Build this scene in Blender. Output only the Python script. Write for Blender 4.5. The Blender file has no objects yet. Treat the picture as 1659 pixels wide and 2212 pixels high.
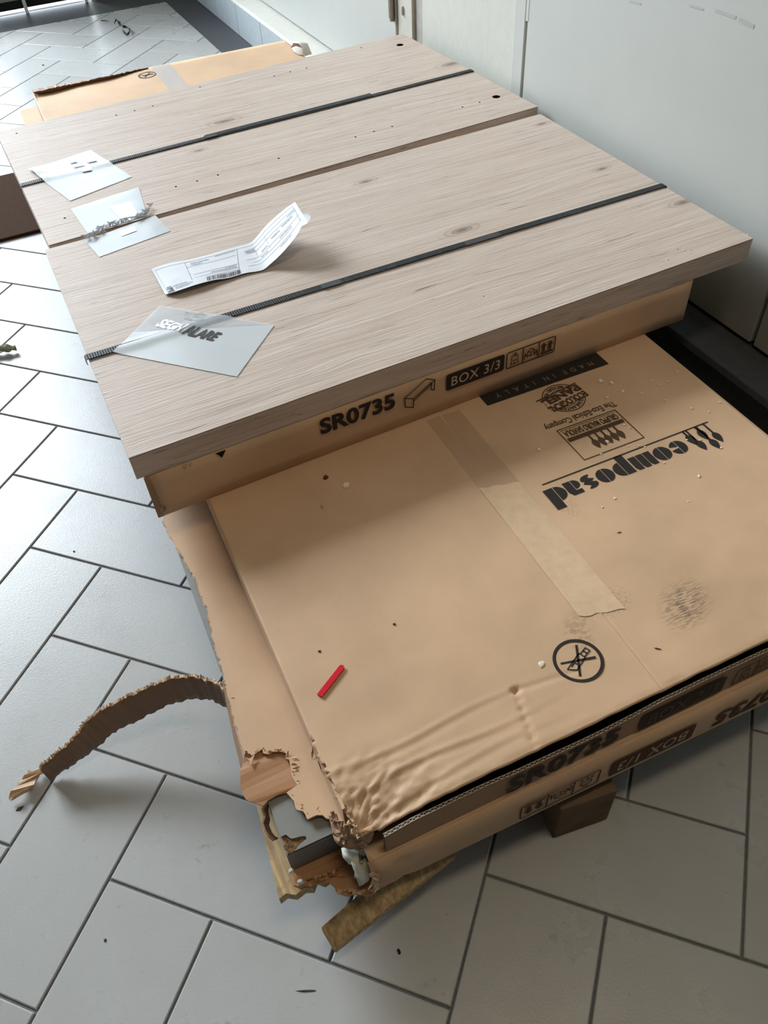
import bpy, bmesh, math, random
from mathutils import Vector, Matrix, noise
from mathutils.geometry import tessellate_polygon
sc = bpy.context.scene
col = sc.collection
random.seed(7)

# ------------------------------------------------------------------ camera
F = 1734.447                                   # focal length in pixels of the 1659 x 2212 frame
CAM = Vector((0.277706, -0.668855, 1.405582))
RW = Matrix(((0.8979930, -0.3506297, 0.2658333),
             (-0.4370860, -0.6412970, 0.6306298),
             (-0.0506394, -0.6824932, -0.7291356)))   # columns: image right, image down, forward
cam = bpy.data.cameras.new('camera')
cam.sensor_fit = 'VERTICAL'; cam.sensor_height = 36.0; cam.lens = F / 2212 * 36.0
cam.clip_start = 0.02; cam.clip_end = 60
co = bpy.data.objects.new('camera', cam); col.objects.link(co)
mw = Matrix.Identity(4)
for i in range(3):
    mw[i][0] = RW[i][0]; mw[i][1] = -RW[i][1]; mw[i][2] = -RW[i][2]; mw[i][3] = CAM[i]
co.matrix_world = mw
sc.camera = co

# ------------------------------------------------------------------ world, lights, exposure
world = bpy.data.worlds.new('sky'); sc.world = world; world.use_nodes = True
bg = world.node_tree.nodes['Background']
bg.inputs[0].default_value = (0.78, 0.89, 1.0, 1); bg.inputs[1].default_value = 5.0
def area(name, loc, rot, sx, sy, power, color):
    l = bpy.data.lights.new(name, 'AREA'); l.shape = 'RECTANGLE'; l.size = sx; l.size_y = sy
    l.energy = power; l.color = color
    o = bpy.data.objects.new(name, l); col.objects.link(o); o.location = loc; o.rotation_euler = rot
    return o
# bright patch of sky outside, shining in through the tall glazing at the far end
_l = Vector((-5.3, 15.0, 9.0)); _d = (Vector((0.6, 0.7, 0.3)) - _l).normalized()
area('daylight_outside_glazing', _l, _d.to_track_quat('-Z', 'Y').to_euler(), 8.4, 5.6, 5200, (0.84, 0.93, 1.0))
# warm ceiling panel lamp near the front of the stack
area('ceiling_lamp_light', (0.9, -0.7, 4.53), (0, 0, 0), 1.1, 0.5, 24, (1.0, 0.80, 0.54))
vs = sc.view_settings
sc.display_settings.display_device = 'sRGB'
vs.view_transform = 'Standard'; vs.look = 'None'; vs.gamma = 1.0; vs.use_curve_mapping = False
vs.exposure = 0.16

# ------------------------------------------------------------------ helpers
def ray(px, py):
    a, b = (px - 829.5) / F, (py - 1106.0) / F
    return Vector([RW[i][0] * a + RW[i][1] * b + RW[i][2] for i in range(3)])
def at(px, py, z):                              # point at height z seen at a pixel of the photograph
    d = ray(px, py); return CAM + d * ((z - CAM.z) / d.z)
def onp(px, py, p0, n):                         # point on an upright face
    d = ray(px, py); p0 = Vector(p0); n = Vector(n); return CAM + d * ((p0 - CAM).dot(n) / d.dot(n))
def c4(x, y, z): return at(480 + .2532 * x, 1560 + .2532 * y, z)

def srgb(r, g, b):
    f = lambda c: (c / 255 / 12.92) if c / 255 <= 0.04045 else ((c / 255 + 0.055) / 1.055) ** 2.4
    return (f(r), f(g), f(b), 1)

def new_obj(name, verts, faces, mat, parent=None, smooth=False, origin=None):
    vs_ = [Vector(v) for v in verts]
    if origin is None:
        n = len(vs_)
        origin = Vector((sum(v.x for v in vs_) / n, sum(v.y for v in vs_) / n, min(v.z for v in vs_)))
    origin = Vector(origin)
    me = bpy.data.meshes.new(name)
    me.from_pydata([v - origin for v in vs_], [], faces)
    me.update()
    if mat: me.materials.append(mat)
    if smooth:
        for p in me.polygons: p.use_smooth = True
    o = bpy.data.objects.new(name, me); col.objects.link(o)
    o.location = origin
    if parent: setp(o, parent)
    return o
def wloc(o):
    l = o.location.copy()
    p = o.parent
    return l
def setp(o, p):                                 # all locations are world locations; nothing is rotated or scaled
    o.parent = p
    base = Vector((0, 0, 0)); q = p
    o.matrix_parent_inverse = Matrix.Translation(-world_of(p))
def world_of(p):
    # accumulated world translation (parents keep world locations through their inverse matrices)
    return p.location.copy()
def empty(name, loc):
    o = bpy.data.objects.new(name, None); o.empty_display_size = .05; col.objects.link(o); o.location = loc; return o
def tag(o, label, cat, group=None):
    o['label'] = label; o['category'] = cat
    if group: o['group'] = group
    return o
def struct(o, label=None):
    o['kind'] = 'structure'
    if label: o['label'] = label
    return o

class MB:
    def __init__(s): s.v = []; s.f = []
    def add(s, v, f):
        n = len(s.v); s.v += [Vector(a) for a in v]; s.f += [[i + n for i in q] for q in f]; return s
    def box(s, a, b):
        (x0, y0, z0), (x1, y1, z1) = a, b
        return s.hexa([(x0, y0, z0), (x1, y0, z0), (x1, y1, z0), (x0, y1, z0)], [(x0, y0, z1), (x1, y0, z1), (x1, y1, z1), (x0, y1, z1)])
    def hexa(s, lo, hi):
        return s.add(list(lo) + list(hi), [(3, 2, 1, 0), (4, 5, 6, 7), (0, 1, 5, 4), (1, 2, 6, 5), (2, 3, 7, 6), (3, 0, 4, 7)])
    def build(s, name, mat, parent=None, smooth=False, bevel=0, seg=2):
        o = new_obj(name, s.v, s.f, mat, parent, smooth)
        if bevel:
            m = o.modifiers.new('bevel', 'BEVEL'); m.width = bevel; m.segments = seg; m.limit_method = 'ANGLE'
        return o

def prism(poly, z0, z1, holes=()):
    """solid from a plan outline (list of xy or xyz); z0/z1 numbers or functions of (x,y)"""
    fz = lambda z, p: z(p[0], p[1]) if callable(z) else z
    area2 = sum(poly[i - 1][0] * poly[i][1] - poly[i][0] * poly[i - 1][1] for i in range(len(poly)))
    if area2 < 0: poly = poly[::-1]
    loops = [[Vector((p[0], p[1], 0)) for p in poly]] + [[Vector((p[0], p[1], 0)) for p in h] for h in holes]
    flat = [p for l in loops for p in l]
    tris = tessellate_polygon(loops)
    mb = MB()
    fix = []
    for t in tris:
        a, b, c = [flat[i] for i in t]
        fix.append(t if (b - a).cross(c - a).z > 0 else (t[0], t[2], t[1]))
    mb.add([(p.x, p.y, fz(z1, p)) for p in flat], fix)
    n = len(poly)
    if not holes: mb.add([(p.x, p.y, fz(z0, p)) for p in flat[:n]], [tuple(reversed(t)) for t in tessel_simple(flat[:n])])
    mb.add([(p[0], p[1], fz(z0, p)) for p in poly] + [(p[0], p[1], fz(z1, p)) for p in poly],
           [(i, (i + 1) % n, n + (i + 1) % n, n + i) for i in range(n)])
    return mb
def tessel_simple(pts):
    out = []
    for t in tessellate_polygon([pts]):
        a, b, c = [pts[i] for i in t]
        out.append(t if (b - a).cross(c - a).z > 0 else (t[0], t[2], t[1]))
    return out

class Plane2D:
    """maps 2D drawing coordinates onto a face: o + x*ex + y*ey, lifted along n"""
    def __init__(s, o, ex, ey, lift=.0006):
        s.o = Vector(o); s.ex = Vector(ex).normalized(); s.ey = Vector(ey).normalized()
        s.n = s.ex.cross(s.ey).normalized(); s.lift = lift
    def p(s, x, y, k=1.0): return s.o + s.ex * x + s.ey * y + s.n * s.lift * k
    def inv(s, w):
        d = Vector(w) - s.o; return (d.dot(s.ex), d.dot(s.ey))
def line2(mb, pl, pts, w, closed=False, k=1.0):
    """polyline of width w with mitred joints"""
    pts = [Vector((a[0], a[1])) for a in pts]; n = len(pts)
    L, R_ = [], []
    for i in range(n):
        if closed: a, b, c = pts[i - 1], pts[i], pts[(i + 1) % n]
        else: a, b, c = pts[max(i - 1, 0)], pts[i], pts[min(i + 1, n - 1)]
        d1 = (b - a); d2 = (c - b)
        if d1.length < 1e-9: d1 = d2
        if d2.length < 1e-9: d2 = d1
        d1 = d1.normalized(); d2 = d2.normalized()
        nn = Vector((-d1.y - d2.y, d1.x + d2.x))
        nn = nn.normalized() if nn.length > 1e-6 else Vector((-d1.y, d1.x))
        m = w / 2 / max(.35, nn.dot(Vector((-d1.y, d1.x))))
        L.append(b + nn * m); R_.append(b - nn * m)
    v = [pl.p(q.x, q.y, k) for q in L] + [pl.p(q.x, q.y, k) for q in R_]
    r = range(n) if closed else range(n - 1)
    mb.add(v, [(n + i, n + (i + 1) % n, (i + 1) % n, i) for i in r])
def poly2(mb, pl, pts, k=1.0):
    P_ = [Vector((a[0], a[1], 0)) for a in pts]
    mb.add([pl.p(p.x, p.y, k) for p in P_], tessel_simple(P_))
def rrect(x0, y0, x1, y1, r, n=4):
    out = []
    for cx, cy, a0 in ((x1 - r, y0 + r, -90), (x1 - r, y1 - r, 0), (x0 + r, y1 - r, 90), (x0 + r, y0 + r, 180)):
        for i in range(n + 1):
            a = math.radians(a0 + 90 * i / n); out.append((cx + r * math.cos(a), cy + r * math.sin(a)))
    return out
def arc(cx, cy, r, a0, a1, n=16, sy=1.0):
    return [(cx + r * math.cos(math.radians(a0 + (a1 - a0) * i / n)), cy + sy * r * math.sin(math.radians(a0 + (a1 - a0) * i / n))) for i in range(n + 1)]
_tc = {}
def text_geo(s, bold=0.0, shear=0.0, spacing=1.0):
    key = (s, bold, shear, spacing)
    if key in _tc: return _tc[key]
    cu = bpy.data.curves.new('t', 'FONT'); cu.body = s; cu.offset = bold; cu.shear = shear; cu.resolution_u = 3; cu.space_character = spacing
    o = bpy.data.objects.new('t', cu); col.objects.link(o)
    dg = bpy.context.evaluated_depsgraph_get(); oe = o.evaluated_get(dg)
    me = oe.to_mesh()
    v = [(a.co.x, a.co.y) for a in me.vertices]; f = [tuple(p.vertices) for p in me.polygons]
    oe.to_mesh_clear(); bpy.data.objects.remove(o); bpy.data.curves.remove(cu)
    _tc[key] = (v, f); return v, f
def text2(mb, pl, s, x0, y0, w, h, bold=0.0, shear=0.0, spacing=1.0, k=1.0, capbox=None, rot=0.0):
    """text stretched into the box (x0,y0)-(x0+w,y0+h) of a drawing plane"""
    v, f = text_geo(s, bold, shear, spacing)
    if not v: return
    xs = [a[0] for a in v]; ys = [a[1] for a in v]
    ya, yb = (min(ys), max(ys)) if capbox is None else capbox
    sx = w / (max(xs) - min(xs)); sy = h / (yb - ya)
    cr, sr = math.cos(rot), math.sin(rot)
    def q(a):
        X, Y = (a[0] - min(xs)) * sx, (a[1] - ya) * sy
        return pl.p(x0 + X * cr - Y * sr, y0 + X * sr + Y * cr, k)
    # keep the winding facing the plane normal
    nf = []
    for t in f:
        a, b, c = [Vector((v[i][0], v[i][1], 0)) for i in t[:3]]
        nf.append(t if (b - a).cross(c - a).z > 0 else tuple(reversed(t)))
    mb.add([q(a) for a in v], nf)

# ------------------------------------------------------------------ materials
def mat(name, color, rough=.6, spec=.5, metallic=0):
    m = bpy.data.materials.new(name); m.use_nodes = True
    b = m.node_tree.nodes['Principled BSDF']
    b.inputs['Base Color'].default_value = color; b.inputs['Roughness'].default_value = rough
    b.inputs['Specular IOR Level'].default_value = spec; b.inputs['Metallic'].default_value = metallic
    return m
class NT:
    def __init__(s, m): s.t = m.node_tree; s.n = m.node_tree.nodes; s.l = m.node_tree.links; s.b = s.n['Principled BSDF']
    def node(s, t, **kw):
        n = s.n.new(t)
        for k, v in kw.items(): setattr(n, k, v)
        return n
    def pos(s, scale=(1, 1, 1), rot=(0, 0, 0)):
        g = s.node('ShaderNodeNewGeometry'); mp = s.node('ShaderNodeMapping')
        mp.inputs['Scale'].default_value = scale; mp.inputs['Rotation'].default_value = rot
        s.l.new(g.outputs['Position'], mp.inputs['Vector']); return mp.outputs['Vector']
    def noise(s, vec, scale, detail=3, rough=.55, dist=0.0):
        n = s.node('ShaderNodeTexNoise'); n.inputs['Scale'].default_value = scale; n.inputs['Detail'].default_value = detail
        n.inputs['Roughness'].default_value = rough; n.inputs['Distortion'].default_value = dist
        s.l.new(vec, n.inputs['Vector']); return n.outputs['Fac']
    def ramp(s, fac, stops):
        r = s.node('ShaderNodeValToRGB'); e = r.color_ramp.elements
        while len(e) < len(stops): e.new(.5)
        for el, (p, c) in zip(e, stops):
            el.position = p; el.color = c if len(c) == 4 else (*c, 1)
        s.l.new(fac, r.inputs['Fac']); return r.outputs['Color']
    def val(s, fac, p0, p1, v0=0.0, v1=1.0):
        r = s.node('ShaderNodeMapRange'); r.interpolation_type = 'SMOOTHSTEP'
        for k, v in zip(('From Min', 'From Max', 'To Min', 'To Max'), (p0, p1, v0, v1)): r.inputs[k].default_value = v
        s.l.new(fac, r.inputs['Value']); return r.outputs['Result']
    def mix(s, fac, a, b, mode='MIX'):
        n = s.node('ShaderNodeMix'); n.data_type = 'RGBA'; n.blend_type = mode
        for i, v in ((0, fac), (6, a), (7, b)):
            if hasattr(v, 'is_linked'): s.l.new(v, n.inputs[i])
            else: n.inputs[i].default_value = v
        return n.outputs[2]
    def math(s, op, a, b=0.0):
        n = s.node('ShaderNodeMath'); n.operation = op
        for i, v in enumerate((a, b)):
            if hasattr(v, 'is_linked'): s.l.new(v, n.inputs[i])
            else: n.inputs[i].default_value = v
        return n.outputs[0]
    def color(s, c): s.l.new(c, s.b.inputs['Base Color'])
    def rough(s, c): s.l.new(c, s.b.inputs['Roughness'])
    def bump(s, h, strength=.3, dist=.002):
        n = s.node('ShaderNodeBump'); n.inputs['Strength'].default_value = strength; n.inputs['Distance'].default_value = dist
        s.l.new(h, n.inputs['Height']); s.l.new(n.outputs['Normal'], s.b.inputs['Normal'])
    def spot(s, cx, cy, rx, ry, rot=0.0, soft=1.0):
        """0..1 mask of an elliptical patch in plan (worn or stained place)"""
        g = s.node('ShaderNodeNewGeometry'); sub = s.node('ShaderNodeVectorMath'); sub.operation = 'SUBTRACT'
        sub.inputs[1].default_value = (cx, cy, 0); s.l.new(g.outputs['Position'], sub.inputs[0])
        mp = s.node('ShaderNodeMapping'); mp.vector_type = 'TEXTURE'; mp.inputs['Rotation'].default_value = (0, 0, rot); mp.inputs['Scale'].default_value = (rx, ry, 1e6)
        s.l.new(sub.outputs[0], mp.inputs['Vector'])
        ln = s.node('ShaderNodeVectorMath'); ln.operation = 'LENGTH'; s.l.new(mp.outputs['Vector'], ln.inputs[0])
        return s.val(ln.outputs['Value'], 1 - .8 * soft if soft <= 1 else .1, 1.0, 1.0, 0.0), ln.outputs['Value']

def cardboard(name, base, dirt=()):
    m = mat(name, base, .60, .40); t = NT(m)
    fine = t.noise(t.pos((1, 1, 1)), 420, 2)
    big = t.noise(t.pos((1, 1, 1)), 5, 4)
    fib = t.noise(t.pos((60, 260, 200), (0, 0, .5)), 6, 2)
    dk = tuple(c * .80 for c in base[:3]) + (1,); lt = tuple(min(1, c * 1.13) for c in base[:3]) + (1,)
    c = t.ramp(big, [(.3, dk), (.7, lt)])
    c = t.mix(.35, c, base)
    sp = t.val(fine, .62, .78)
    c = t.mix(t.math('MULTIPLY', sp, .35), c, tuple(x * .55 for x in base[:3]) + (1,))
    sp2 = t.val(fib, .68, .80)
    c = t.mix(t.math('MULTIPLY', sp2, .22), c, tuple(min(1, x * 1.5) for x in base[:3]) + (1,))
    for (cx, cy, rx, ry, rot, amt, streak) in dirt:
        k, _ = t.spot(cx, cy, rx, ry, rot)
        st = t.val(t.noise(t.pos(streak, (0, 0, -rot)), 7, 3), .42, .62)
        c = t.mix(t.math('MULTIPLY', t.math('MULTIPLY', k, st), amt), c, srgb(70, 62, 52))
    t.color(c)
    t.bump(t.noise(t.pos((1, 1, 1)), 160, 3), .10, .001)
    return m
M_card = cardboard('cardboard_kraft', srgb(203, 168, 134))
M_card_top = cardboard('cardboard_kraft_scuffed', srgb(203, 168, 134),
                       dirt=[(at(1480, 1305, .308).x, at(1480, 1305, .308).y, .075, .05, 0.5, .75, (9, 60, 1)),
                             (at(1250, 1365, .308).x, at(1250, 1365, .308).y, .05, .035, 0.9, .35, (10, 20, 1)),
                             (at(1320, 1300, .308).x, at(1320, 1300, .308).y, .05, .04, 0.2, .35, (30, 30, 1)),
                             (at(1220, 1090, .308).x, at(1220, 1090, .308).y, .03, .07, 0.2, .2, (30, 30, 1))])
M_card_in = cardboard('cardboard_inner_liner', srgb(172, 126, 88))
M_card_pale = cardboard('cardboard_torn_pulp', srgb(196, 166, 134))
M_card_dark = cardboard('cardboard_brown', srgb(158, 124, 96))
M_card_strip = cardboard('cardboard_strip_inside', srgb(132, 104, 84))
M_edge = mat('cardboard_cut_edge', srgb(176, 160, 146), .8, .2)
M_ink = mat('black_print', srgb(40, 34, 30), .6, .3)
M_inkbrown = mat('brown_print', srgb(78, 52, 30), .65, .3)
M_inkwhite = mat('unprinted_kraft_letters', srgb(186, 158, 132), .7, .2)

def wood(name, knots, dark=1.0):
    m = mat(name, srgb(200, 180, 165), .36, .4); t = NT(m)
    warp = t.noise(t.pos((1.2, 4, 4)), 2.0, 3)
    vec = t.pos((1, 1, 1))
    # distort the grain around the knots
    d = t.node('ShaderNodeVectorMath'); d.operation = 'MULTIPLY_ADD'
    t.l.new(t.node('ShaderNodeNewGeometry').outputs['Position'], d.inputs[0]); d.inputs[1].default_value = (1, 1, 1)
    cx = t.node('ShaderNodeCombineXYZ'); t.l.new(t.math('MULTIPLY', t.math('SUBTRACT', warp, .5), .045), cx.inputs['Y'])
    t.l.new(cx.outputs[0], d.inputs[2])
    mp = t.node('ShaderNodeMapping'); mp.inputs['Scale'].default_value = (1.6, 42, 42); t.l.new(d.outputs[0], mp.inputs['Vector'])
    g1 = t.noise(mp.outputs['Vector'], 2.0, 6, .62)
    mp2 = t.node('ShaderNodeMapping'); mp2.inputs['Scale'].default_value = (3.5, 150, 150); t.l.new(d.outputs[0], mp2.inputs['Vector'])
    g2 = t.noise(mp2.outputs['Vector'], 2.0, 3, .5)
    big = t.noise(t.pos((.8, 3, 3)), 3.0, 3)
    c = t.ramp(g1, [(.25, srgb(160, 140, 125)), (.46, srgb(190, 173, 160)), (.75, srgb(204, 190, 178))])
    c = t.mix(t.math('MULTIPLY', t.val(g2, .35, .65), .28), c, srgb(172, 150, 134))
    c = t.mix(t.math('MULTIPLY', t.val(big, .45, .7), .30), c, srgb(188, 166, 152))
    # thin dark pores and checks running with the grain
    mp3 = t.node('ShaderNodeMapping'); mp3.inputs['Scale'].default_value = (5, 120, 120); t.l.new(d.outputs[0], mp3.inputs['Vector'])
    cr = t.val(t.noise(mp3.outputs['Vector'], 1.3, 4, .6), .635, .70)
    c = t.mix(t.math('MULTIPLY', cr, .62), c, srgb(108, 84, 66))
    for (kx, ky, r) in knots:
        k, ln = t.spot(kx, ky, r * 2.3, r, 0.03)
        wv = t.math('SINE', t.math('MULTIPLY', ln, 24.0))
        wv = t.val(wv, -.2, 1.0)
        c = t.mix(t.math('MULTIPLY', t.math('MULTIPLY', k, .75), t.math('ADD', t.math('MULTIPLY', wv, .6), .25)), c, srgb(124, 100, 82))
        core, _ = t.spot(kx, ky, r * .9, r * .38, 0.03)
        c = t.mix(t.math('MULTIPLY', core, .85), c, srgb(112, 94, 78))
    t.color(c)
    h = t.math('ADD', t.math('MULTIPLY', g2, .8), t.math('MULTIPLY', t.math('SUBTRACT', 1.0, cr), .6))
    t.bump(h, .85, .0018)
    t.rough(t.val(g1, .2, .8, .44, .56))
    return m
K = lambda px, py, r: (at(px, py, .468).x, at(px, py, .468).y, r)
M_wood = wood('oak_laminate', [K(998, 497, .034), K(1475, 437, .03), K(790, 392, .024), K(1170, 268, .02), K(1300, 365, .02)])
M_wood_b = wood('oak_laminate_far', [K(485, 262, .04), K(975, 138, .045), K(1035, 60, .03), K(430, 325, .02)])
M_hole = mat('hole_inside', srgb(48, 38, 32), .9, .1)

def mk(name, color, rough=.6, spec=.4, nscale=40, var=.12, bump=.15, bdist=.001, metallic=0, detail=4):
    m = mat(name, color, rough, spec, metallic); t = NT(m)
    n = t.noise(t.pos(), nscale, detail)
    t.color(t.ramp(n, [(.25, tuple(c * (1 - var) for c in color[:3])), (.75, tuple(min(1, c * (1 + var)) for c in color[:3]))]))
    if bump: t.bump(t.noise(t.pos(), nscale * 3, 3), bump, bdist)
    return m
def tile_mat():
    m = mat('pale_grey_stoneware', srgb(200, 203, 206), .36, .62); t = NT(m)
    oi = t.node('ShaderNodeObjectInfo')
    c0 = t.ramp(oi.outputs['Random'], [(0, srgb(170, 169, 166)), (1, srgb(182, 183, 182))])
    cl = t.noise(t.pos(), 6, 5, .6)
    c = t.mix(t.val(cl, .35, .7, 0, .35), c0, srgb(160, 159, 156))
    sp = t.val(t.noise(t.pos((1, 1.6, 1), (0, 0, .6)), 130, 2, .5), .70, .78)
    c = t.mix(t.math('MULTIPLY', sp, .55), c, srgb(96, 98, 102))
    dz = t.val(t.noise(t.pos((1, 1, 1)), 9, 3), .60, .72)
    dv = t.val(t.noise(t.pos((1, 1, 1), (0, 0, .3)), 55, 3), .56, .68)
    c = t.mix(t.math('MULTIPLY', t.math('MULTIPLY', dz, dv), .38), c, srgb(120, 121, 122))
    t.color(c)
    t.bump(t.noise(t.pos(), 230, 3, .6), .22, .0012)
    t.rough(t.val(cl, .3, .7, .26, .36))
    return m
M_tile = tile_mat()
M_grout = mk('grey_grout', srgb(112, 113, 115), .9, .2, 200, .2, .3)
M_slate = mk('dark_slate', srgb(70, 72, 76), .5, .4, 60, .2, .2)
M_wall = mk('white_plaster', srgb(206, 206, 196), .7, .3, 25, .03, .35, .002)
M_paint = mk('white_lacquer_paint', srgb(194, 196, 190), .42, .4, 8, .02, .04)
M_trim = mk('cream_trim_paint', srgb(202, 200, 190), .5, .4, 30, .05, .1)
M_skirt = mk('pale_skirting_tile', srgb(180, 188, 192), .35, .5, 40, .08, .1)
M_ceil = mat('ceiling_white', srgb(150, 147, 140), .9, .2)
M_wall2 = mk('grey_brown_plaster', srgb(88, 80, 72), .8, .2, 20, .05, .2)
M_metal = mk('brushed_metal', srgb(150, 146, 140), .38, .5, 80, .1, .05, metallic=.9)
M_doorgrey = mk('grey_door_enamel', srgb(150, 152, 150), .4, .4, 20, .05, .05)
M_rubber = mat('black_rubber', srgb(24, 24, 26), .7, .3)
M_dark = mat('dark_void', srgb(26, 24, 22), .9, .1)  # near-black that stands in for shade in door slits and carton gaps
M_mat = mk('brown_coir', srgb(74, 54, 42), .95, .1, 300, .35, .8, .004)
M_pallet = mk('weathered_pine', srgb(112, 94, 74), .8, .2, 14, .25, .3)
def pallet_mat():
    m = mat('weathered_pine_plank', srgb(168, 140, 104), .8, .2); t = NT(m)
    g = t.noise(t.pos((60, 6, 60)), 2.2, 5)
    st = t.noise(t.pos(), 22, 4)
    c = t.ramp(g, [(.3, srgb(150, 122, 86)), (.7, srgb(206, 180, 138))])
    c = t.mix(t.val(st, .55, .72, 0, .7), c, srgb(88, 74, 58))
    t.color(c); t.bump(g, .4, .002); return m
M_plank = pallet_mat()
M_greypanel = mk('grey_melamine', srgb(132, 132, 127), .4, .45, 18, .10, .05)
M_chip = mk('raw_chipboard', srgb(150, 118, 84), .95, .1, 260, .4, 1.0, .004)
M_foam = mk('white_foam', srgb(216, 220, 208), .85, .2, 90, .06, .4, .002)
M_paper = mk('white_paper', srgb(208, 210, 214), .6, .3, 20, .03, .1)
M_grey_ink = mat('grey_print', srgb(140, 142, 150), .7, .2)
M_dark_ink = mat('dark_print', srgb(62, 62, 72), .7, .2)
M_red = mat('red_plastic', srgb(206, 28, 44), .28, .5)
M_crumb = mat('white_crumb', srgb(232, 216, 196), .85, .2)
M_leaf = mk('dry_leaf', srgb(150, 152, 128), .8, .2, 80, .3, .5)
M_twig = mat('dark_twig', srgb(72, 66, 58), .8, .2)
M_plastic_clear = None
def strap_mat(name, ribs):
    m = mat(name, srgb(20, 21, 22), .40, .25); t = NT(m)
    w = t.node('ShaderNodeTexWave'); w.wave_type = 'BANDS'; w.bands_direction = 'X'; w.inputs['Scale'].default_value = ribs
    t.l.new(t.pos(), w.inputs['Vector'])
    w2 = t.node('ShaderNodeTexWave'); w2.wave_type = 'BANDS'; w2.bands_direction = 'Y'; w2.inputs['Scale'].default_value = 130
    t.l.new(t.pos(), w2.inputs['Vector'])
    t.bump(t.math('ADD', w.outputs['Fac'], t.math('MULTIPLY', w2.outputs['Fac'], .7)), .5, .0012)
    d = t.noise(t.pos(), 30, 3)
    t.color(t.ramp(d, [(.35, srgb(16, 17, 18)), (.8, srgb(34, 35, 36))]))
    return m
M_strap = strap_mat('black_embossed_strap', 60)
M_seal = mat('black_strap_seal', srgb(30, 30, 31), .45, .5)
def film_mat(name, white, alpha):
    m = mat(name, white, .20, .5); t = NT(m)
    t.b.inputs['Alpha'].default_value = alpha
    t.bump(t.noise(t.pos((1, 1, 1)), 60, 2), .08, .001)
    return m
M_film = film_mat('milky_plastic_film', srgb(206, 211, 214), .86)
M_film_clear = film_mat('clear_plastic_film', srgb(214, 222, 228), .45)
M_tape = film_mat('clear_packing_tape', srgb(190, 158, 126), .25)
M_tape.node_tree.nodes['Principled BSDF'].inputs['Roughness'].default_value = .25
M_residue = mk('torn_paper_tape', srgb(210, 180, 147), .75, .2, 60, .08, .15)
M_silver = mat('silver_glint', srgb(225, 235, 240), .12, .8, .6)  # silvery colour that stands in for glare on the plastic film
M_glass = mat('window_glass', (.9, .95, 1, 1), .02, .5)
def glass_mat():
    m = bpy.data.materials.new('thin_glass'); m.use_nodes = True; n = m.node_tree.nodes; l = m.node_tree.links
    n.clear(); o = n.new('ShaderNodeOutputMaterial'); mx = n.new('ShaderNodeMixShader'); tr = n.new('ShaderNodeBsdfTransparent'); gl = n.new('ShaderNodeBsdfGlossy')
    gl.inputs['Roughness'].default_value = .02; mx.inputs[0].default_value = .08
    l.new(tr.outputs[0], mx.inputs[1]); l.new(gl.outputs[0], mx.inputs[2]); l.new(mx.outputs[0], o.inputs[0]); return m
M_glass = glass_mat()
M_lamp = bpy.data.materials.new('lamp_diffuser'); M_lamp.use_nodes = True
M_lamp.node_tree.nodes['Principled BSDF'].inputs['Emission Color'].default_value = (1, .9, .76, 1)
M_lamp.node_tree.nodes['Principled BSDF'].inputs['Emission Strength'].default_value = 1.5

# ------------------------------------------------------------------ heights of the stack
ZP, Z1, Z2, Z3, ZB = .144, .232, .308, .415, .468
XW = 1.765                                       # plane of the right-hand wall
XS = 1.67                                        # face of the skirting in front of it
YF = 5.42                                        # far wall
XL, YB_, ZC = -3.2, -4.6, 4.6

# ------------------------------------------------------------------ the floor: herringbone of 2:1 tiles at 45 degrees
S = .2; LR = 2.0339; r2 = math.sqrt(.5)
def uv2xy(u, v): return ((u - v) * r2 * S, -(u + v) * r2 * S)
floor = struct(MB().box((XL - .1, YB_ - .1, -.06), (XW + .06, YF + .04, -.0035)).build('floor', M_grout))
def clip(poly, a, b, c):                         # keep a*x+b*y<=c
    out = []
    for i in range(len(poly)):
        p, q = poly[i - 1], poly[i]
        dp, dq = a * p[0] + b * p[1] - c, a * q[0] + b * q[1] - c
        if (dp < 0) != (dq < 0):
            t = dp / (dp - dq); out.append((p[0] + (q[0] - p[0]) * t, p[1] + (q[1] - p[1]) * t))
        if dq <= 0: out.append(q)
    return out
def inset(poly, d):
    n = len(poly); out = []
    for i in range(n):
        a, b, c = [Vector(poly[(i + k) % n]) for k in (-1, 0, 1)]
        e1 = (b - a).normalized(); e2 = (c - b).normalized()
        n1 = Vector((-e1.y, e1.x)); n2 = Vector((-e2.y, e2.x))
        k = 1 + n1.dot(n2)
        out.append(tuple(b + (n1 + n2) * (d / max(k, .2))))
    return out
def tile_geo(poly):
    a2 = sum(poly[i - 1][0] * poly[i][1] - poly[i][0] * poly[i - 1][1] for i in range(len(poly)))
    if a2 < 0: poly = poly[::-1]
    o = inset(poly, .0024); t = inset(poly, .0042); n = len(poly)
    v = [(p[0], p[1], -.006) for p in o] + [(p[0], p[1], -.0012) for p in o] + [(p[0], p[1], 0) for p in t]
    f = [tuple(range(2 * n, 3 * n))]
    for k in (0, n):
        f += [(k + i, k + (i + 1) % n, k + n + (i + 1) % n, k + n + i) for i in range(n)]
    return v, f
X_EDGE, Y_EDGE = 1.50, 5.11
full_mesh = {}
rest = MB(); cand = []
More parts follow.
